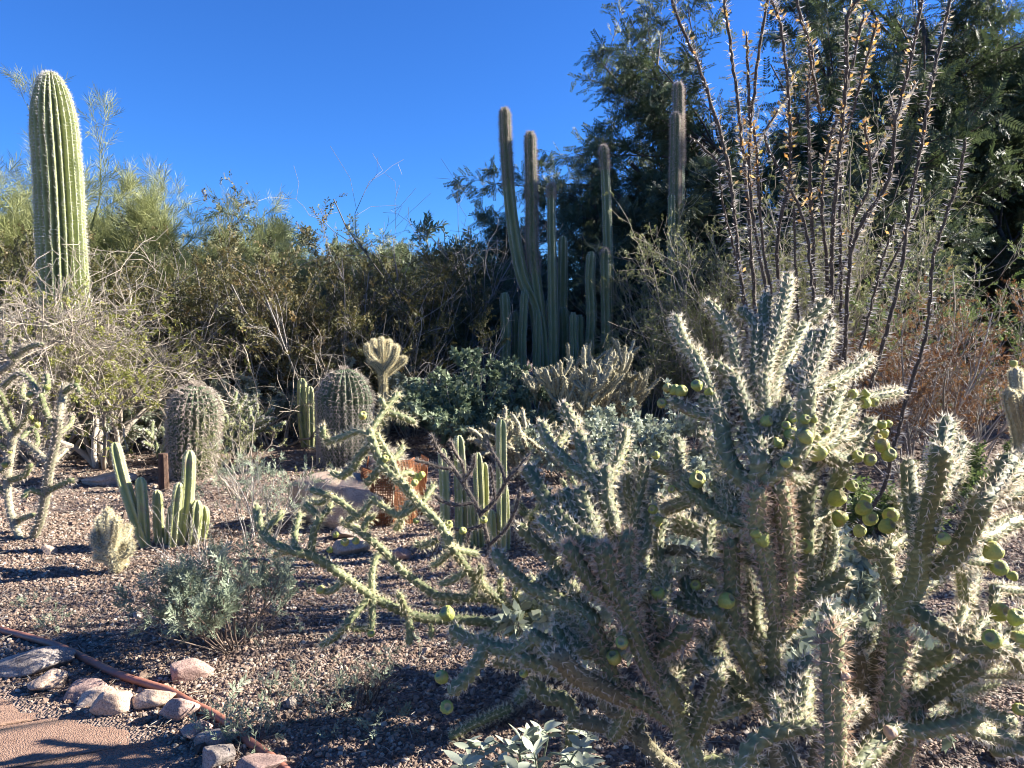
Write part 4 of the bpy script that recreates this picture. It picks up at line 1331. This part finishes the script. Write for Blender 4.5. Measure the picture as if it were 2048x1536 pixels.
op = Plant(lambda r: 3.8 + rng.uniform(-.45, .45), 26)
for r, pts, fl in parse(OCO): op.add(r, pts, fl, d0=3.8 if pts[0][1] >= 1120 else None)
for w, R, fl in op.stems:
    L = plen(w); K = max(10, int(L / .025)); p = resample(w, K)
    p[1:-1] += rng.normal(size=(K - 2, 3)) * .0022
    if p[0, 2] < .3: p[0, 2] = min(p[0, 2], .0)
    tpr = np.linspace(1.0, .62, K); tpr[-1] = .15
    knob = 1 + .1 * np.sin(np.arange(K) * 2.1)
    mb = MB(); tubes(mb, p[None], (R * .6 * tpr * knob)[None], 8)
    br = part(mb, 'cane', M['ocotillo'], oc)
    n = int(L / .0052)
    f = rng.uniform(0, K - 1.01, n); i = f.astype(int); ww = (f - i)[:, None]
    pos = p[i] * (1 - ww) + p[i + 1] * ww; tan = unit(p[i + 1] - p[i])
    dr = unit(np.cross(tan, randdir(n)))
    mb = MB(); spikes(mb, pos + dr * R * .55, unit(dr + tan * .15), R * .5 + rng.uniform(.014, .03, n), .0026, rng.uniform(0, 1, n))
    part(mb, 'thorns', M['thorn'], oc, smooth=False, stuff=True, parent=br)
    hi = p[:, 2]; dens = np.clip((hi - 1.7) / .6, .06, 1)
    n = int(L * 170); f = rng.uniform(0, K - 1.01, n); i = f.astype(int)
    xk = p[i, 0] / p[i, 1] * F + 1024
    clump = np.clip(.5 + .9 * np.sin(f * .21 + rng.uniform(0, 6)) + .5 * np.sin(f * .57 + rng.uniform(0, 6)), 0, 1)
    keep = rng.uniform(size=n) < 1.3 * clump * dens[i] * np.where((xk > 1470) & (xk < 1770), .8, .2)
    i = i[keep]; n = len(i)
    if n:
        tan = unit(p[i + 1] - p[i]); dr = unit(np.cross(tan, randdir(n)) + tan * .6)
        mb = MB(); leaves(mb, p[i] + dr * R * .8, dr, randdir(n), rng.uniform(.016, .036, n), rng.uniform(.009, .018, n), rng.uniform(0, 1, n))
        part(mb, 'leaves', M['leaf_orange'], oc, smooth=False, stuff=True, parent=br)

# ------------------------------------------------------------------ leaf sprays, instanced on the twigs of a crown
def spray_group(kind, mat):
    r = np.random.default_rng(len(kind) * 7 + 3)
    L = []      # (position along x, yaw, pitch, length, width)
    if kind == 'pinnate':
        for k in range(9):
            for sgn in (-1, 1): L.append((.08 + .1 * k, sgn * 1.0, r.uniform(-.3, .1), .24 - .008 * k, .075))
        L.append((0, 0, 0, 1.0, .018))
    elif kind == 'cluster':
        for k in range(12): L.append((.06 + .078 * k, (-1) ** k * r.uniform(.5, 1.1), r.uniform(-.9, .9), .27, .13))
        L.append((0, 0, 0, 1.0, .025))
    elif kind == 'wisp':
        for k in range(9): L.append((.02 + .08 * k, (-1) ** k * r.uniform(.25, .6), r.uniform(-.5, .5), .5, .022))
        L.append((0, 0, 0, 1.0, .025))
    elif kind == 'rosette':
        for k in range(8): L.append((.1 + .06 * k, 2.4 * k, .35 + .08 * k, .75, .36))
        L.append((-.3, 0, 0, .8, .04))
    elif kind == 'lance':
        for k in range(11): L.append((.05 + .085 * k, (-1) ** k * r.uniform(.4, .9), r.uniform(-.7, .7), .42, .105))
        L.append((0, 0, 0, 1.0, .03))
    ng = bpy.data.node_groups.new('spray_' + kind, 'GeometryNodeTree')
    ng.interface.new_socket('Geometry', in_out='INPUT', socket_type='NodeSocketGeometry')
    ng.interface.new_socket('Geometry', in_out='OUTPUT', socket_type='NodeSocketGeometry')
    N, Lk = ng.nodes, ng.links
    gi, go = N.new('NodeGroupInput'), N.new('NodeGroupOutput')
    ci = N.new('GeometryNodeMeshCircle'); ci.fill_type = 'NGON'; ci.inputs['Vertices'].default_value = 4; ci.inputs['Radius'].default_value = .5
    jn = N.new('GeometryNodeJoinGeometry')
    for x, yaw, pit, ln_, wd in L:
        dv = np.array([math.cos(pit) * math.cos(yaw), math.cos(pit) * math.sin(yaw), math.sin(pit)])
        t = N.new('GeometryNodeTransform')
        t.inputs['Translation'].default_value = tuple(np.array([x, 0, 0]) + dv * ln_ * .5)
        t.inputs['Rotation'].default_value = (r.uniform(-.6, .6), -pit, yaw)
        t.inputs['Scale'].default_value = (ln_, wd, 1)
        Lk.new(ci.outputs[0], t.inputs[0]); Lk.new(t.outputs[0], jn.inputs[0])
    ip = N.new('GeometryNodeInstanceOnPoints')
    Lk.new(gi.outputs[0], ip.inputs['Points']); Lk.new(jn.outputs[0], ip.inputs['Instance'])
    for nm, ty, so in (('scl', 'FLOAT', 'Scale'), ('rot', 'FLOAT_VECTOR', 'Rotation')):
        a = N.new('GeometryNodeInputNamedAttribute'); a.data_type = ty; a.inputs[0].default_value = nm
        Lk.new(a.outputs[0], ip.inputs[so])
    sm = N.new('GeometryNodeSetMaterial'); sm.inputs['Material'].default_value = mat
    Lk.new(ip.outputs[0], sm.inputs[0]); Lk.new(sm.outputs[0], go.inputs[0])
    return ng
SPRAYS = {}
def sprays(name, root, pos, d, size, rnd, kind, mat):
    key = (kind, mat.name)
    if key not in SPRAYS: SPRAYS[key] = spray_group(kind, mat)
    n = len(pos); d = unit(d)
    me = bpy.data.meshes.new(name)
    me.vertices.add(n)
    me.vertices.foreach_set('co', (pos - np.array(root.location)).astype(np.float32).ravel())
    rot = np.stack([rng.uniform(-3.14, 3.14, n), -np.arcsin(np.clip(d[:, 2], -1, 1)), np.arctan2(d[:, 1], d[:, 0])], -1)
    me.attributes.new('rot', 'FLOAT_VECTOR', 'POINT').data.foreach_set('vector', rot.astype(np.float32).ravel())
    me.attributes.new('scl', 'FLOAT', 'POINT').data.foreach_set('value', np.asarray(size, np.float32))
    me.attributes.new('rnd', 'FLOAT', 'POINT').data.foreach_set('value', np.asarray(rnd, np.float32))
    me.materials.append(mat)
    o = bpy.data.objects.new(name, me); C.objects.link(o)
    o.parent = root; o['kind'] = 'stuff'
    o.modifiers.new('sprays', 'NODES').node_group = SPRAYS[key]
    return o

# ------------------------------------------------------------------ shrubs and trees by rule
def walk(p, d, L, K, wig, up):
    out = [p]; d = unit(d)
    for k in range(K - 1):
        d = unit(d + rng.normal(size=d.shape) * wig + np.array([0, 0, up]))
        out.append(out[-1] + d * (L / (K - 1))[:, None])
    return np.stack(out, 1)
def kids(Pp, Rr, m, t0, ang, ratio, K, wig, up, rk=.6, t1=1.0):
    N, K0, _ = Pp.shape
    t = rng.uniform(t0, t1, (N, m)) * (K0 - 1.001)
    i = t.astype(int); w = (t - i)[..., None]; n = np.arange(N)[:, None]
    s = Pp[n, i] * (1 - w) + Pp[n, i + 1] * w
    T = unit(Pp[n, i + 1] - Pp[n, i])
    rr = Rr[n, i]
    Lp = np.linalg.norm(np.diff(Pp, axis=1), axis=2).sum(1)
    s, T, rr = s.reshape(-1, 3), T.reshape(-1, 3), rr.reshape(-1)
    L = np.repeat(Lp, m) * ratio * rng.uniform(.55, 1.3, N * m) * (1.15 - .55 * (t.reshape(-1) / K0))
    per = unit(np.cross(T, randdir(len(T))))
    a = np.radians(ang) * rng.uniform(.6, 1.3, len(T))[:, None]
    d = T * np.cos(a) + per * np.sin(a)
    q = walk(s, d, L, K, wig, up)
    R = (rr * rk)[:, None] * np.linspace(1, .35, K)[None]
    return q, R
def shrub(name, label, cat, loc, h, spread, n0, levels, r0, twig, leaf, nleaf, lsz, group=None, K=7, wig=.16, up=.05, lean=(0, 0), rmin=.0012, part_names=('branches', 'foliage'), basew=.12, leaflev=1, droop=0, sprig=False, hvar=(.65, 1.05), spr='cluster', kl=3):
    global rng
    rng = np.random.default_rng(zlib.crc32(label.encode()))     # each plant keeps its own shape
    loc = np.array([loc[0], loc[1], float(gz(loc[0], loc[1]))])
    root = thing(name, loc, label, cat, group)
    a = rng.uniform(0, 2 * math.pi, n0); s_ = np.sqrt(rng.uniform(.03, 1, n0)) * math.radians(spread)
    d = np.stack([np.cos(a) * np.sin(s_) + lean[0], np.sin(a) * np.sin(s_) + lean[1], np.cos(s_)], -1)
    p = loc + np.stack([np.cos(a), np.sin(a), np.zeros(n0)], -1) * basew * rng.uniform(.1, 1, n0)[:, None] - [0, 0, .02]
    Pp = walk(p, d, h * rng.uniform(*hvar, n0), K, wig, up)
    Rr = r0 * rng.uniform(.6, 1.1, n0)[:, None] * np.linspace(1, .4, K)[None]
    L = [(Pp, Rr)]
    for (m, t0, ang, ratio, Kk, wg, u_) in levels:
        L.append(kids(*L[-1], m, t0, ang, ratio, Kk, wg, u_))
    mb = MB()
    for l, (pp, rr) in enumerate(L):
        pp[..., 2] = np.maximum(pp[..., 2], .01 if l else -.05)
        if l >= 2:
            ii = np.round(np.linspace(0, pp.shape[1] - 1, min(pp.shape[1], kl))).astype(int); pv, rv = pp[:, ii], rr[:, ii]
        else: pv, rv = pp, rr
        tubes(mb, pv, np.maximum(rv, rmin), 6 if l == 0 else (4 if l == 1 else 3), rng.uniform(0, 1, len(pp)))
    part(mb, part_names[0], twig, root)
    if leaf is not None and nleaf:
        Q = []
        for pp, rr in L[-leaflev:]:
            N, Kk, _ = pp.shape
            n = N * nleaf
            k = np.repeat(np.arange(N), nleaf)
            f = np.tile((np.arange(nleaf) + .9) / nleaf, N) + rng.uniform(-.5, .1, n) / nleaf
            f = np.clip(f, .05, 1) * (Kk - 1.001); i = f.astype(int); w = (f - i)[:, None]
            pos = pp[k, i] * (1 - w) + pp[k, i + 1] * w
            T = unit(pp[k, i + 1] - pp[k, i])
            dd = unit(T * (.9 if sprig else .5) + np.cross(T, randdir(n)) * .9 + np.array([0, 0, .12 - droop]))
            shade = np.clip(np.repeat(rng.uniform(0, 1, N), nleaf) * .6 + rng.uniform(0, 1, n) * .4, 0.02, .98)
            Q.append((pos, dd, lsz * rng.uniform(.6, 1.25, n), shade))
        sprays(part_names[1], root, *[np.concatenate(z) for z in zip(*Q)], spr, leaf)
    return root
LV = lambda *a: list(a)
def creosote(px, d, ytop, label, leaf='leaf_creosote', sc_=1.0):
    h = zt(ytop, d) * .93
    shrub('creosote_bush', label, 'shrub', gx(px, d), h * 1.0, 40, int(24 * sc_), LV((6, .2, 30, .42, 6, .16, .05), (7, .12, 36, .4, 5, .2, .02)), .014, M['twig_grey'], M[leaf], 2, .135, 'creosote bushes along the back of the bed', wig=.11, basew=.25, sprig=True, leaflev=2, spr='cluster', hvar=(.38, .98))
creosote(462, 9.0, 480, 'creosote bush with thin brown-tipped sprigs left of the bushiest one', 'leaf_creosote_brown')
creosote(640, 8.8, 445, 'bushiest brownish creosote bush directly behind the wired barrel cactus', 'leaf_creosote_brown', 1.25)
creosote(785, 9.3, 450, 'tall airy creosote bush behind the fuzzy golden cholla')
creosote(555, 9.9, 505, 'low dark creosote bush in the gap between two taller ones')
creosote(350, 9.6, 480, 'dark olive creosote bush beside the saguaro')
creosote(880, 10.2, 520, 'small sparse creosote bush next to the bare grey shrub')
creosote(235, 9.0, 345, 'creosote bush with dark sprigs rising past the saguaro trunk')
creosote(10, 8.8, 380, 'dark creosote bush behind the dry shrub left of the saguaro')
creosote(715, 10.4, 500, 'deep green creosote bush filling in behind the brown ones')

def paloverde(px, d, ytop, label, spread=34, leaf='leaf_paloverde', n=9, r0=.05, lean=(0, 0)):
    shrub('palo_verde', label, 'tree', gx(px, d), zt(ytop, d) * .86, spread, n, LV((5, .3, 30, .5, 6, .12, .06), (6, .2, 28, .42, 5, .14, .05), (4, .1, 26, .5, 4, .14, .04)), r0, M['leaf_paloverde'], M[leaf], 3, .34, 'palo verde trees behind the bed', wig=.1, basew=.3, part_names=('trunk', 'crown'), sprig=True, lean=lean, rmin=.002, spr='wisp')
paloverde(345, 12.5, 400, 'feathery yellow-green palo verde to the right of the saguaro')
paloverde(20, 11.5, 195, 'tall thin palo verde to the left of the saguaro', 26, n=8)
paloverde(180, 15, 400, 'palo verde half hidden behind the saguaro')
paloverde(440, 16, 450, 'pale palo verde beyond the gap in the creosote bushes')
paloverde(560, 14, 505, 'yellow-green palo verde behind the middle of the creosote row')
paloverde(250, 13, 420, 'bright palo verde between the saguaro and the feathery one')
shrub('palo_verde', 'slender palo verde beside the bed throwing branch shadows over the dirt path', 'tree', (5.0, 3.75, 0), 3.7, 12, 8, LV((6, .5, 42, .35, 6, .14, .03), (5, .3, 38, .45, 5, .15, .0)), .035, M['leaf_paloverde'], M['leaf_paloverde'], 2, .25, 'palo verde trees behind the bed', wig=.1, basew=.1, part_names=('trunk', 'crown'), sprig=True, rmin=.006, spr='wisp')
def fartree(px, d, ytop, label, w=40, leaf='leaf_far'):
    shrub('desert_tree', label, 'tree', gx(px, d), zt(ytop, d), w, 10, LV((6, .25, 36, .5, 5, .15, .05), (6, .15, 36, .45, 4, .16, .03)), .07, M['bark'], M[leaf], 9, .3, 'far trees beyond the bed', wig=.1, basew=.4, part_names=('trunk', 'crown'), leaflev=2, rmin=.004, spr='lance')
fartree(560, 21, 490, 'pale far tree seen between creosote sprigs')
fartree(690, 24, 500, 'hazy green far tree behind the bushiest creosote')
fartree(820, 22, 520, 'far grey-green tree beside the bare shrub')
fartree(930, 17, 520, 'far tree with bright sunlit top behind the bare shrub')
fartree(1010, 16, 540, 'far tree standing behind the senita clump')
fartree(330, 22, 500, 'far tree behind the feathery palo verde')
fartree(130, 22, 470, 'far tree behind the saguaro')
fartree(760, 30, 540, 'most distant low tree on the skyline')

def darktree(px, d, h, label, spread, n, leaf, nl, lsz, lean=(0, 0), r0=.12, up=.03, ratio=.5, lv3=4, K=8, name='mesquite_tree'):
    shrub(name, label, 'tree', gx(px, d), h, spread, n, LV((6, .3, 42, ratio, 7, .13, up), (7, .2, 40, .45, 6, .15, 0), (lv3, .15, 36, .45, 4, .15, -.05)), r0, M['bark_dark'], leaf, nl, lsz, 'dark mesquite trees behind the ocotillo', wig=.12, basew=.3, part_names=('trunk', 'crown'), lean=lean, K=K, rmin=.003, droop=.3, up=.02, hvar=(.75, 1.05), spr='pinnate', leaflev=2)
darktree(1930, 15.5, 7.6, 'huge dark mesquite tree with drooping feathery foliage behind the ocotillo', 46, 16, M['leaf_mesquite'], 5, 0.34, r0=.13, ratio=.52)
darktree(1640, 16.0, 6.9, 'dark feathery mesquite reaching out beside the bristly senita pair', 44, 18, M['leaf_mesquite'], 5, 0.34, r0=.11, ratio=.5)
darktree(1300, 15.0, 3.9, 'low dark bluish mesquite behind the senita clump', 52, 11, M['leaf_dark'], 5, 0.30, r0=.08)
darktree(2130, 12.5, 4.6, 'dark mesquite with low hanging branches at the edge of the bed', 50, 11, M['leaf_mesquite'], 5, 0.28, r0=.09)
darktree(1830, 11.5, 3.2, 'low dark mesquite thicket behind the rust-brown shrub', 60, 12, M['leaf_dark'], 5, 0.25, r0=.05)
darktree(1080, 12.5, 2.3, 'dark thicket at the back of the senita clump', 64, 11, M['leaf_dark'], 5, 0.23, r0=.045)
darktree(1430, 12.0, 3.2, 'dark thicket behind the twiggy grey shrub', 60, 12, M['leaf_dark'], 5, 0.25, r0=.05)
darktree(880, 13.0, 2.2, 'dark thicket behind the low tangle of bare twigs', 64, 11, M['leaf_dark'], 5, 0.23, r0=.045)

# bare grey shrubs
def bare(px, d, ytop, label, spread, n, mat='twig_grey', wig=.22, lean=(0, 0)):
    shrub('bare_shrub', label, 'shrub', gx(px, d), zt(ytop, d), spread, n, LV((5, .25, 40, .5, 8, .25, .02), (5, .2, 42, .5, 7, .3, 0)), .014, M[mat], None, 0, None, 'bare grey shrubs', wig=wig, K=10, basew=.3, lean=lean, rmin=.0022)
bare(965, 9.8, 330, 'tall bare shrub of crooked grey twigs left of the senita clump', 30, 11, lean=(-.15, 0))
bare(900, 9.4, 560, 'low tangle of bare grey twigs behind the dark green shrub', 62, 22, wig=.3)
bare(760, 9.0, 610, 'bare arching grey twigs behind the white-leaved bush', 62, 14, 'twig_pale', .25)
bare(560, 8.2, 620, 'bare pale twigs tangled under the brown creosote', 65, 16, 'twig_pale', .25)
bare(400, 8.2, 650, 'low bare twigs behind the leaning barrel cactus', 65, 14, 'twig_pale', .25)

# dry twiggy shrub in front of the saguaro
shrub('twiggy_shrub', 'multi-stemmed shrub with a dry tangled crown and small yellow-green leaves before the saguaro', 'shrub', gx(200, 6.9), 1.7, 44, 11,
      LV((7, .35, 38, .55, 7, .2, .04), (7, .2, 40, .5, 6, .24, -.02), (4, .2, 36, .5, 5, .24, -.02)), .03, M['twig_pale'], M['leaf_yellow'], 1, .085, K=9, wig=.16, lean=(-.2, 0), basew=.1, part_names=('trunk', 'foliage'), rmin=.0018)
shrub('twiggy_shrub', 'dry brown straw-like shrub tangled around the saguaro trunk', 'shrub', gx(70, 7.0), 1.9, 48, 46,
      LV((8, .35, 42, .5, 7, .24, -.02), (8, .25, 45, .5, 6, .28, -.06)), .016, M['twig_pale'], None, 0, None, K=9, wig=.16, basew=.25, rmin=.0027)

# right-hand shrubs
def twiggy(px, d, ytop, label, leaf, n=20, spread=40, nl=2, lsz=.085, twig='twig_pale', grp='twiggy shrubs behind the ocotillo', name='twiggy_shrub'):
    shrub(name, label, 'shrub', gx(px, d), zt(ytop, d), spread, n, LV((6, .2, 34, .45, 6, .16, .04), (8, .12, 38, .42, 5, .18, .02)), .011, M[twig], M[leaf], nl, lsz, grp, wig=.13, basew=.25, leaflev=2, rmin=.0018)
twiggy(1375, 9.1, 500, 'pale twiggy shrub with sparse small leaves beside the senita pair', 'leaf_olive', 22, 36)
twiggy(1450, 8.9, 470, 'dense grey-brown twiggy shrub left of the ocotillo canes', 'leaf_olive', 26, 40)
twiggy(1600, 8.9, 330, 'tall olive shrub growing up between the ocotillo canes', 'leaf_olive', 22, 26)
twiggy(1300, 9.0, 640, 'low twiggy shrub leaning over the bushy brown cholla', 'leaf_olive', 18, 50)
twiggy(1700, 9.0, 480, 'olive shrub behind the right half of the ocotillo', 'leaf_olive', 20, 34)
twiggy(1890, 7.6, 520, 'bright green leafy shrub with upright sprays', 'leaf_green', 7, 32, 2, .10)
twiggy(1840, 6.3, 600, 'rust-brown dried shrub right of the ocotillo', 'leaf_rust', 22, 42, 2, .07, 'twig_grey')
twiggy(1940, 7.0, 680, 'smaller rust-brown dried shrub behind the golden-spined cholla', 'leaf_rust', 16, 44, 2, .07, 'twig_grey')
twiggy(1960, 5.2, 880, 'low green leafy plant under the rust-brown shrub', 'leaf_green', 9, 50, 2, .11)
twiggy(1790, 4.6, 980, 'low green plant between ocotillo foot and fruiting cholla', 'leaf_green', 8, 55, 2, .11, name='low_shrub')

# brittlebush-like silver shrubs, leaves as broad blades
def brittle(px, d, ytop, label, leaf='leaf_brittle', n=16, spread=55, nl=3, L=.055, name='brittlebush'):
    shrub(name, label, 'shrub', gx(px, d), zt(ytop, d) * 1.05, spread, n, LV((5, .3, 38, .45, 5, .16, .06), (4, .3, 40, .4, 4, .16, .08)), .008, M['twig_grey'], M[leaf], nl, L * 1.5, 'silver-leaved brittlebushes', wig=.12, basew=.15, rmin=.002, spr='rosette')
brittle(818, 8.6, 745, 'silver-leaved bush hugging the right side of the wired barrel', n=18, spread=32)
brittle(668, 8.9, 690, 'tall silver-leaved bush behind the wired barrel')
brittle(520, 8.3, 745, 'silver-leaved bush left of the slender green columns', n=18)
brittle(590, 8.6, 800, 'low silver bush at the foot of the slender columns', n=10)
brittle(250, 7.7, 800, 'greyish white bush with dead lower stems behind the multi-stemmed shrub', n=16)
brittle(335, 8.0, 800, 'low greyish bush behind the leaning barrel cactus', n=10)
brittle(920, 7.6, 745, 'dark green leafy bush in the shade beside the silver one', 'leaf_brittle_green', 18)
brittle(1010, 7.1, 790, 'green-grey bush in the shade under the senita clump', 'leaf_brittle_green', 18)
brittle(1240, 5.3, 850, 'silver-green bush behind the left arms of the fruiting cholla', n=20, L=.042)
brittle(1360, 5.0, 848, 'sunlit silver-green bush behind the fruiting cholla', n=20, L=.042)
brittle(1430, 4.4, 930, 'small pale bush with broad leaves behind the cholla trunk', n=10, L=.05)
brittle(1150, 6.2, 850, 'small silver bush under the bushy brown cholla', n=10)
brittle(1345, 2.55, 1060, 'white-leaved bush glimpsed under the fruiting cholla arms', n=9, nl=2, L=.05)
brittle(1700, 2.6, 1130, 'white-leaved bush glimpsed behind the cholla trunk', n=9, nl=2, L=.05)
brittle(1850, 2.5, 1270, 'pale green bush under the right arms of the fruiting cholla', 'leaf_sage', n=7, nl=2, L=.05)

# foreground bushes
shrub('sage_bush', 'fine-leaved grey-green bush with dark dead stems on the open gravel', 'shrub', gx(440, 3.02), .38, 60, 40,
      LV((4, .45, 28, .4, 5, .14, .06), (4, .3, 30, .45, 4, .15, .08)), .0042, M['twig_brown'], M['leaf_sage'], 2, .05, wig=.1, basew=.1, lean=(-.3, .15), rmin=.0008, sprig=True, spr='lance')
shrub('twiggy_bush', 'sparse dry grey-brown bush behind the fine-leaved one', 'shrub', gx(480, 4.5), .55, 50, 15,
      LV((5, .3, 34, .45, 6, .18, .05), (4, .25, 36, .45, 5, .2, .04)), .005, M['twig_grey'], M['leaf_sage'], 1, .05, spr='lance', wig=.14, basew=.2, rmin=.0011)
shrub('twiggy_bush', 'open twiggy bush between the columns and the boulder', 'shrub', gx(495, 5.7), .6, 34, 11,
      LV((4, .3, 34, .45, 6, .18, .05), (4, .25, 36, .45, 5, .2, .04)), .006, M['twig_pale'], M['leaf_olive'], 1, .06, wig=.14, basew=.15, rmin=.0013)
shrub('twiggy_bush', 'tiny pale twig fan in front of the slender green columns', 'shrub', gx(610, 5.6), .3, 40, 9,
      LV((3, .3, 30, .45, 5, .14, .04),), .004, M['twig_pale'], M['leaf_olive'], 1, .05, basew=.03, rmin=.0012)
shrub('twiggy_bush', 'grey twigs arching over the foot of the columns', 'shrub', gx(400, 4.05), .42, 65, 12,
      LV((4, .3, 36, .45, 6, .2, .03),), .0045, M['twig_grey'], None, 0, None, wig=.16, basew=.05, rmin=.0011, lean=(-.1, 0))
shrub('dry_tuft', 'dark dried tuft of stems on the shaded gravel', 'plant', gx(700, 2.55), .17, 50, 40, LV((2, .3, 25, .5, 4, .12, .05),), .0022, M['twig_brown'], M['leaf_sage'], 1, .03, spr='lance', basew=.06, rmin=.0007)
def weed(px, py, label, n=6, h=.12, L=.022, leaf='leaf_sage', wd=.4):
    g = G(px, py)
    shrub('small_weed', label, 'plant', g, h, 70, n, LV((3, .3, 40, .5, 4, .2, .06),), .0014, M['leaf_sage'], M[leaf], 1, L * 1.8, spr='lance', group='small weeds on the gravel', basew=.03, rmin=.0006)
weed(118, 1250, 'grey-leaved weed alone on the open gravel')
weed(440, 1485, 'leafy weed sprouting between the edging stone and the pipe', 9, .15, .03)
weed(520, 1500, 'leafy weed trailing over the end of the pipe', 9, .13, .028)
weed(530, 1300, 'thin pale weed at the edge of the fine-leaved bush', 4, .2)
weed(640, 1400, 'straggling weed in front of the dark tuft', 6, .16)
weed(660, 1450, 'straggling pale weed nearest the fallen joint', 7, .14, .025)
weed(820, 1330, 'single weed beneath the cholla arms', 3, .18)
weed(760, 1470, 'low weed with pale stems on shaded gravel', 6, .12)
weed(600, 1180, 'tiny grey weed beside the fine-leaved bush', 5, .08)
weed(60, 1210, 'tiny dry weed on the open gravel', 5, .07)
weed(990, 1290, 'pale weed under the thin cholla', 6, .12)
weed(560, 1400, 'tiny weed between the pipe and the dark tuft', 5, .08)

# foreground white-leaved bush: every leaf a part
fb = thing('brittlebush', gx(1060, 1.95), 'white-leaved bush with broad velvety leaves under the lowest cholla arms', 'shrub')
base = np.array(fb.location)
stems = MB(); tips = []
for k in range(22):
    px = rng.uniform(905, 1245); py = rng.uniform(1462, 1545)
    tip = P(px, py, rng.uniform(1.72, 2.05))
    b0 = base + np.array([rng.normal() * .06, rng.normal() * .05, -.01])
    mid = (b0 + tip) / 2 + np.array([0, 0, .08]) + rng.normal(size=3) * .02
    w = resample([b0, mid, tip], 8)
    tubes(stems, w[None], np.linspace(.004, .002, 8)[None], 5)
    tips.append((tip, unit(tip - mid)))
part(stems, 'branches', M['leaf_sage'], fb)
def blade(pos, d, nrm, L, W):
    d = unit(d); s_ = unit(np.cross(d, nrm)); u = np.cross(s_, d)
    prof = [(0, .06), (.12, .22), (.3, .82), (.5, 1.0), (.7, .8), (.88, .42), (1, .02)]
    curl = rng.uniform(-.1, .35); fold = rng.uniform(.1, .45)
    V = []
    for t, w in prof:
        c = pos + d * L * t + u * (-curl * L * t * t)
        e = w * W * .5
        V += [c - s_ * e + u * e * fold, c, c + s_ * e + u * e * fold]
    q = []
    for i in range(len(prof) - 1):
        for j in range(2):
            a = i * 3 + j; q.append([a, a + 1, a + 4, a + 3])
    return np.array(V), q
for tip, td in tips:
    nlf = rng.integers(6, 9)
    for j in range(nlf):
        a = 2.4 * j + rng.uniform(-.3, .3)
        o = unit(np.array([math.cos(a), math.sin(a), .55 - .08 * j]) + td * .3)
        V, q = blade(tip - td * .007 * j, o, np.array([0, 0, 1.]) + rng.normal(size=3) * .25, rng.uniform(.035, .062), rng.uniform(.018, .03))
        part(MB().add(V, q, rnd=rng.uniform(.15, 1)), 'leaf', M['leaf_brittle'], fb)

# litter: twigs and dead leaf bits on the gravel
n = 8500
y = np.sqrt(rng.uniform(1.9 ** 2, 8 ** 2, n)); x = rng.uniform(-.75, .75, n) * y
k = ~in_path(x, y); x, y = x[k], y[k]; n = len(x)
a = rng.uniform(0, 6.28, n); L = rng.uniform(.012, .07, n) * (1 + y * .08)
z = gz(x, y) + .008 + rng.uniform(0, .008, n)
d = np.stack([np.cos(a), np.sin(a), rng.normal(size=n) * .15], -1)
c = np.stack([x, y, z], -1)
mb = MB(); tubes(mb, np.stack([c - d * L[:, None] / 2, c + np.array([0, 0, .003]), c + d * L[:, None] / 2], 1), rng.uniform(.0006, .0018, n)[:, None] * np.ones(3), 3, rng.uniform(0, 1, n))
tag(mb.build('twig_litter', M['twig_pale']), 'dry twig bits strewn over the gravel', 'litter', kind='stuff')
print('TRIS', sum(len(o.data.loops) - 2 * len(o.data.polygons) for o in bpy.data.objects if o.type == 'MESH'))
